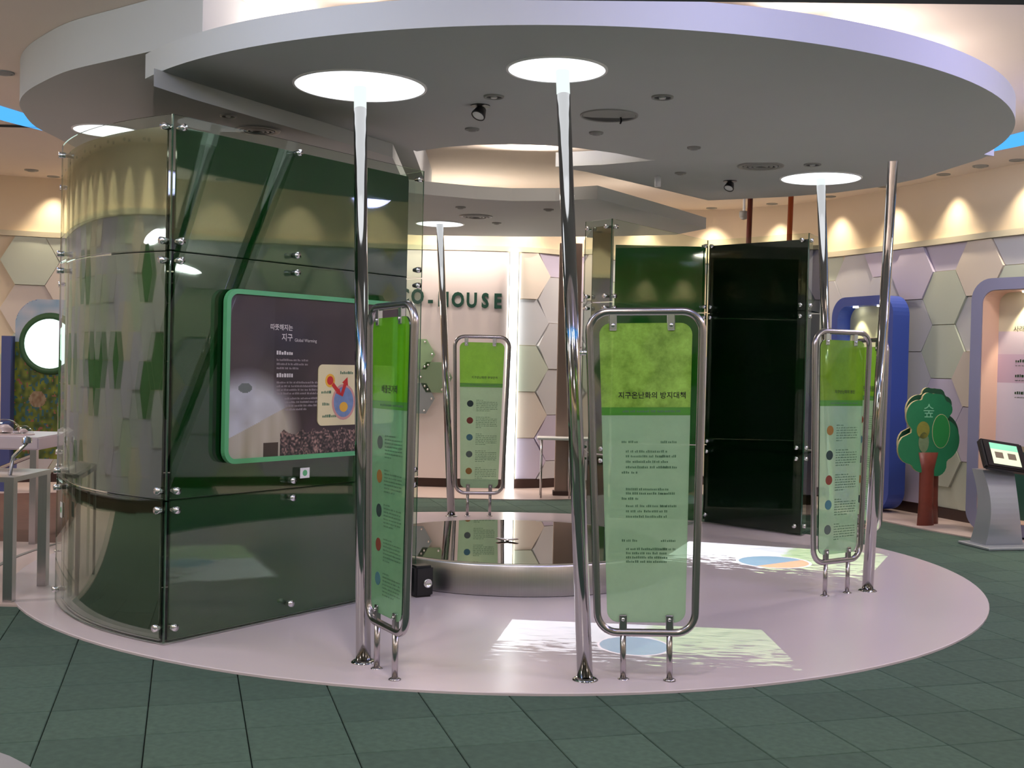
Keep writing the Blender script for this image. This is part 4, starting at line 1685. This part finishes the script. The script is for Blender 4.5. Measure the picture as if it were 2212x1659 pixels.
# ------------------------------------------------------------------ alcoves on the right wall
def alcove(A, B, depth, z0, z1, rad, m_out, label, name, wall_t=0.10):
    """rounded box with its front from A (far) to B (near); the back lies 'depth' behind"""
    L, a = panel_frame(A, B)
    t = thing(name, label, 'alcove', (A[0], A[1], 0.012), a)
    outer = rrect(0, L, z0, z1, rad, 8)
    inner = rrect(wall_t, L - wall_t, z0 + wall_t, z1 - wall_t, max(0.04, rad - wall_t * 0.6), 8)
    bm = bmesh.new()
    frame_xz(bm, outer, inner, 0, depth)
    hull_fix(bm)
    link('shell', bm, m_out, t)
    return t, L


t, L = alcove((3.63, 13.22), (4.02, 12.28), 0.22, 0.02, 2.33, 0.22, M_blue, 'blue rounded alcove on the right wall behind the right-hand sign', 'display_alcove')
bm = bmesh.new()
box(bm, 0.1, L - 0.1, 0.18, 0.2, 0.12, 2.23)
link('back_panel', bm, mat('pale_green_panel', rgb(204, 212, 176), 0.6), t)
for x in (0.3, 0.7):
    bm = bmesh.new()
    lathe(bm, [(0.03, 0.0), (0.03, -0.012), (0, -0.012)], 14, (x, 0.09))
    o = link('spotlight', bm, M_lamp, t); o.location = (0, 0, 2.225)
    l = bpy.data.lights.new('alcove_lamp', 'SPOT'); l.energy = 9; l.color = (1, .85, .6); l.spot_size = math.radians(70); l.spot_blend = .5; l.shadow_soft_size = .02
    o = bpy.data.objects.new('alcove_lamp', l); C.objects.link(o); o.parent = t; o.location = (x, 0.06, 2.18); o.rotation_euler = (math.radians(12), 0, 0)

t, L = alcove((4.34, 11.0), (5.25, 9.75), 0.34, 0.02, 2.40, 0.20, M_lilac, 'large lilac rounded alcove with a pale printed panel at the right edge', 'display_alcove', 0.11)
bm = bmesh.new()
frame_xz(bm, rrect(0.112, L - 0.112, 0.132, 2.288, 0.12, 8), rrect(0.118, L - 0.118, 0.138, 2.282, 0.115, 8), 0.012, 0.29)
hull_fix(bm)
link('reveal', bm, M_peach, t)
def alc_col(u, v):
    c = [196, 184, 196] if v > 0.72 else [206, 200, 216]
    if 0.83 < v: c = [206, 200, 176]
    if 0.60 < v < 0.72: c = [186, 164, 186]
    if v < 0.33: c = [170, 156, 130]
    cur = 0.33 * (1 - (u / 0.75) ** 2)
    if v < cur: c = [40, 84, 74]
    return c
painted('printed_panel', 60, 80, 0.115, L - 0.115, 0.13, 2.29, 0.28, alc_col, t)
bm = bmesh.new()
box(bm, 0.112, L - 0.112, 0.285, 0.30, 0.13, 2.29)
link('back_panel', bm, M_whiteP, t)
rnd = random.Random(9)
bm = bmesh.new()
for z in (1.62, 1.48, 1.32):
    dash_lines(bm, 0.30, 0.52, z, 0.03, rnd, 0.277, 0.05, 0.08, 0.004)
    dash_lines(bm, 0.30, 0.50, z - 0.035, 0.010, rnd, 0.277)
o = link('small_print', bm, M_ink, t); o['kind'] = 'stuff'
o = text_mesh('title_print', '사라지는', 0.06, M_black, t, align='LEFT'); o.location = (0.27, 0.277, 1.93)
o = text_mesh('title_print', '사라지는 숲', 0.11, M_black, t, align='LEFT'); o.location = (0.42, 0.277, 1.85)
l = bpy.data.lights.new('alcove_lamp', 'SPOT'); l.energy = 22; l.color = (1, .85, .62); l.spot_size = math.radians(75); l.spot_blend = .4; l.shadow_soft_size = .02
o = bpy.data.objects.new('alcove_lamp', l); C.objects.link(o); o.parent = t; o.location = (0.45, 0.17, 2.25); o.rotation_euler = (math.radians(14), 0, 0)
bm = bmesh.new()
lathe(bm, [(0.035, 0.0), (0.035, -0.012), (0, -0.012)], 14, (0.45, 0.17))
o = link('spotlight', bm, M_lamp, t); o.location = (0, 0, 2.28)

# ------------------------------------------------------------------ tree cut-out
t = thing('tree_cutout', 'green cut-out tree with a brown trunk beside the lilac alcove', 'cut-out tree', (4.12, 11.45, 0.012), math.radians(18))
def blob(lobes, n=64):
    """outline of a union of circles (star-shaped about the mean)"""
    cx = sum(l[0] for l in lobes) / len(lobes); cz = sum(l[1] for l in lobes) / len(lobes)
    out = []
    for i in range(n):
        a = 2 * PI * i / n
        dx, dz = math.cos(a), math.sin(a)
        best = 0.05
        for (x, z, r) in lobes:
            ox, oz = x - cx, z - cz
            b = ox * dx + oz * dz
            disc = b * b - (ox * ox + oz * oz - r * r)
            if disc > 0:
                best = max(best, b + math.sqrt(disc))
        out.append((cx + dx * best, cz + dz * best))
    return out
front = [(x * 1.22, (z - 1.29) * 1.2 + 1.31, r * 1.17) for (x, z, r) in [(-0.12, 1.10, 0.13), (0.02, 1.17, 0.115), (-0.04, 1.23, 0.06), (0.07, 1.22, 0.06), (0.13, 1.15, 0.07), (-0.19, 0.83, 0.13), (0.10, 0.90, 0.18), (-0.08, 0.75, 0.12), (0.06, 0.70, 0.10), (0.0, 0.95, 0.2)]]
for (dx_, dy_, mt, nm) in ((0.0, -0.05, [M_leafF, M_leafE], 'front_crown'), (0.07, 0.05, [M_leafD, M_leafE], 'rear_crown')):
    bm = bmesh.new()
    up_ = 0.05 if nm == 'rear_crown' else 0
    slab_xz(bm, [(x + dx_, z + up_) for (x, z) in blob(front, 90)], dy_ - 0.012, dy_ + 0.012, 0, 1)
    link(nm, bm, mt, t)
for (x, w0, y, mt, nm) in ((-0.03, 0.085, -0.045, M_trunk, 'front_trunk'), (0.11, 0.07, 0.045, M_trunk, 'rear_trunk')):
    bm = bmesh.new()
    n = 12
    A = []
    for z, rr in ((0, w0 * 1.15), (0.25, w0), (0.55, w0 * 1.0), (0.72, w0 * 1.5)):
        A.append([bm.verts.new((x + rr * math.cos(2 * PI * q / n), y + 0.4 * rr * math.sin(2 * PI * q / n), z)) for q in range(n)])
    for P_, Q_ in zip(A[:-1], A[1:]):
        for q in range(n):
            bm.faces.new((P_[q], P_[(q + 1) % n], Q_[(q + 1) % n], Q_[q]))
    bm.faces.new(A[0][::-1]); bm.faces.new(A[-1])
    link(nm, bm, mt, t, True)
for (x, z, rx, rz, mt, nm) in ((0.11, 0.93, 0.105, 0.17, M_leafE, 'printed_leaf_edge'), (0.11, 0.93, 0.10, 0.165, mat('leaf_print_green', rgb(44, 140, 70), .5), 'printed_leaf'),
                               (-0.10, 0.94, 0.075, 0.085, mat('ochre_print', rgb(140, 140, 62), 0.5, noise=.2, nscale=40), 'printed_bird'), (-0.09, 0.82, 0.06, 0.1, mat('grey_green_print', rgb(120, 140, 104), 0.5, noise=.2, nscale=40), 'printed_bird')):
    bm = bmesh.new()
    d_ = -0.064 if 'edge' in nm else -0.0655
    slab_xz(bm, [(x + rx * math.cos(2 * PI * q / 22), z + rz * math.sin(2 * PI * q / 22)) for q in range(22)], d_, -0.062)
    link(nm, bm, mt, t)
o = text_mesh('title_print', '숲', 0.15, mat('mint_ink', rgb(130, 200, 160), .5), t); o.location = (-0.04, -0.0645, 1.12)

# ------------------------------------------------------------------ monitor kiosk
t = thing('monitor_kiosk', 'silver curved pedestal with a tilted black touch monitor at the right edge', 'kiosk', (4.31, 10.18, 0.0), math.radians(14))
t.scale = (1.1, 1.1, 1.04)
bm = bmesh.new()
bbox(bm, -0.24, 0.26, -0.22, 0.18, 0.0, 0.025, 0.006, 1)
link('base_plate', bm, M_silver, t)
bm = bmesh.new()
n = 14
prof = []
for i in range(n + 1):
    f = i / n
    z = 0.025 + 0.62 * f
    yc = 0.02 - 0.17 * math.sin(f * PI * 0.9) * 0.6 + 0.10 * f
    hwid = 0.17 - 0.045 * math.sin(PI * f * 0.8)
    dep = 0.10 - 0.03 * f
    xs = 0.03 * math.sin(f * PI) * -1
    prof.append([bm.verts.new((xs + sx * hwid, yc + sy * dep, z)) for (sx, sy) in ((-1, -1), (1, -1), (1, 1), (-1, 1))])
for A, B in zip(prof[:-1], prof[1:]):
    for q in range(4):
        bm.faces.new((A[q], A[(q + 1) % 4], B[(q + 1) % 4], B[q]))
bm.faces.new(prof[0][::-1]); bm.faces.new(prof[-1])
bm.edges.ensure_lookup_table()
hull_fix(bm)
link('pedestal', bm, M_silver, t)
bm = bmesh.new()
bbox(bm, -0.20, 0.20, -0.035, 0.035, -0.14, 0.14, 0.02, 3)
mon = link('monitor', bm, M_black, t)
mon.location = (0.02, 0.0, 0.76)
mon.rotation_euler = (math.radians(-32), math.radians(8), 0)
def scr(u, v):
    c = [196, 206, 176] if v < 0.72 else [120, 190, 160]
    for cx in (0.28, 0.72):
        if abs(u - cx) < 0.14 and abs(v - 0.45) < 0.14: c = [90, 80, 70]
    return c
painted('screen', 24, 24, -0.13, 0.13, -0.10, 0.10, -0.0365, scr, mon, M_screen)

# ------------------------------------------------------------------ left edge: poster wall, table with domes, steel stand
y0 = 12.6
q0 = pix_depth(30, 920, y0); q1 = pix_depth(30, 645, y0); q2 = pix_depth(175, 645, y0)
t = thing('jungle_board', 'colourful nature board with blue side and a round glowing screen at the left edge', 'display board', (q0.x, y0, 0.012), 0.05)
bw = q2.x - q0.x; bt = q1.z - 0.012
def jungle(u, v):
    h = v * bt
    if h > 1.62: return mixc([150, 186, 214], [214, 214, 224], nz(u * 8, v * 30))
    c = mixc([40, 66, 20], [140, 146, 40], nz(u * 22, v * 50))
    if nz(u * 30 + 9, v * 60 + 4) > 0.72: c = [46, 96, 104]
    if nz(u * 26 + 2, v * 52 + 14) > 0.80: c = [150, 90, 70]
    d = math.hypot((u - 0.35) * bw, h - 0.98 - 0.02)
    if d < 0.09: c = mixc([176, 160, 130], [120, 90, 60], nz(u * 60, v * 80))
    return c
bm = bmesh.new()
slab_xz(bm, rrect(0, bw, 0.35, bt, 0.28, 8), 0, 0.05)
link('board', bm, M_blue, t)
def in_b(u, v):
    x, z = u * bw, 0.35 + v * (bt - 0.35); r = 0.28
    if z > bt - r and (x < r):
        return math.hypot(x - r, z - (bt - r)) < r
    return True
painted('nature_print', 60, 130, 0.0, bw, 0.35, bt, -0.002, lambda u, v: jungle(u, 0.35 / bt + v * (1 - 0.35 / bt)), t, inside=in_b)
bm = bmesh.new()
box(bm, -0.10, 0.0, -0.12, 0.10, 0.0, 1.68)
link('side_post', bm, mat('slate_blue', rgb(84, 94, 150), 0.5), t)
qs = pix_depth(108, 745, y0)
bm = bmesh.new()
lathe(bm, [(0.27, 0.0), (0.27, 0.05), (0.32, 0.05), (0.34, 0.0)], 40)
o = link('screen_bezel', bm, mat('dark_green_bezel', rgb(62, 104, 66), .5), t, True); o.rotation_euler = (PI / 2, 0, 0); o.location = (qs.x - q0.x, 0, qs.z)
bm = bmesh.new()
lathe(bm, [(0, 0.03), (0.275, 0.03)], 40)
hull_fix(bm)
o = link('round_screen', bm, emis('round_screen_glow', (0.80, 1.0, 0.95, 1), 1.6), t); o.rotation_euler = (PI / 2, 0, 0); o.location = (qs.x - q0.x, 0, qs.z)

# exhibit table
t = thing('exhibit_table', 'pale exhibit table with steel legs at the left edge carrying glass domes', 'table', (-4.3, 9.0, 0.012), 0.03)
bm = bmesh.new()
bbox(bm, -0.9, 0.62, 0.0, 0.75, 0.74, 0.84, 0.01, 2)
link('table_top', bm, M_table, t)
for (x, y) in ((-0.85, 0.05), (0.57, 0.05), (-0.85, 0.7), (0.57, 0.7)):
    bm = bmesh.new()
    box(bm, x - 0.025, x + 0.025, y - 0.025, y + 0.025, 0, 0.74)
    link('leg', bm, M_brush, t)
bm = bmesh.new()
tube(bm, [(0.57, 0.05, 0.70), (-0.1, 0.05, 0.42)], 0.015, seg=8)
link('brace', bm, M_frame, t)
M_dome = thin_glass('clear_dome', (0.93, 0.93, 0.95, 1), 1.6)
for (px, py, r, lb) in ((10, 938, 0.13, 'larger clear dome on the exhibit table at the left edge'), (50, 940, 0.08, 'smaller clear dome right of the larger one on the exhibit table')):
    q = pix_depth(px, py, 9.3)
    t = thing('glass_dome', lb, 'dome', (q.x, 9.3, 0.852))
    bm = bmesh.new()
    lathe(bm, [(r * math.cos(a), r * 0.95 * math.sin(a)) for a in [math.radians(v) for v in range(0, 91, 9)]], 28)
    link('dome', bm, M_dome, t, True)
    bm = bmesh.new()
    lathe(bm, [(0, 0.0), (r * 1.1, 0.0), (r * 1.1, 0.008), (r * 0.9, 0.010), (0, 0.010)], 28)
    link('base_ring', bm, M_pink, t)
    bm = bmesh.new()
    lathe(bm, [(0, 0.01), (r * .45, 0.02), (r * .5, r * .35), (r * .2, r * .6), (0, r * .62)], 16)
    link('specimen', bm, M_pink, t, True)
# near steel stand
t = thing('steel_stand', 'grey square-tube stand at the left edge in front of the exhibit table', 'stand', (-2.99, 6.93, 0.012))
for (x, y) in ((0, 0), (-0.8, 0.0), (0, 0.5), (-0.8, 0.5)):
    bm = bmesh.new()
    box(bm, x - 0.028, x + 0.028, y - 0.028, y + 0.028, 0, 0.72)
    link('leg', bm, M_brush, t)
bm = bmesh.new()
box(bm, -0.83, 0.03, -0.03, 0.53, 0.72, 0.75)
link('top_plate', bm, M_brush, t)
bm = bmesh.new()
tube(bm, [(-0.05, 0.1, 0.75), (-0.04, 0.12, 0.86), (0.05, 0.1, 0.95)], 0.012, seg=8)
link('arm', bm, M_clamp, t, True)
bm = bmesh.new()
lathe(bm, [(0, 0), (0.03, 0.01), (0.03, 0.04), (0, 0.05)], 14, (0.05, 0.1))
o = link('knob', bm, M_clamp, t, True); o.location = (0, 0, 0.94)
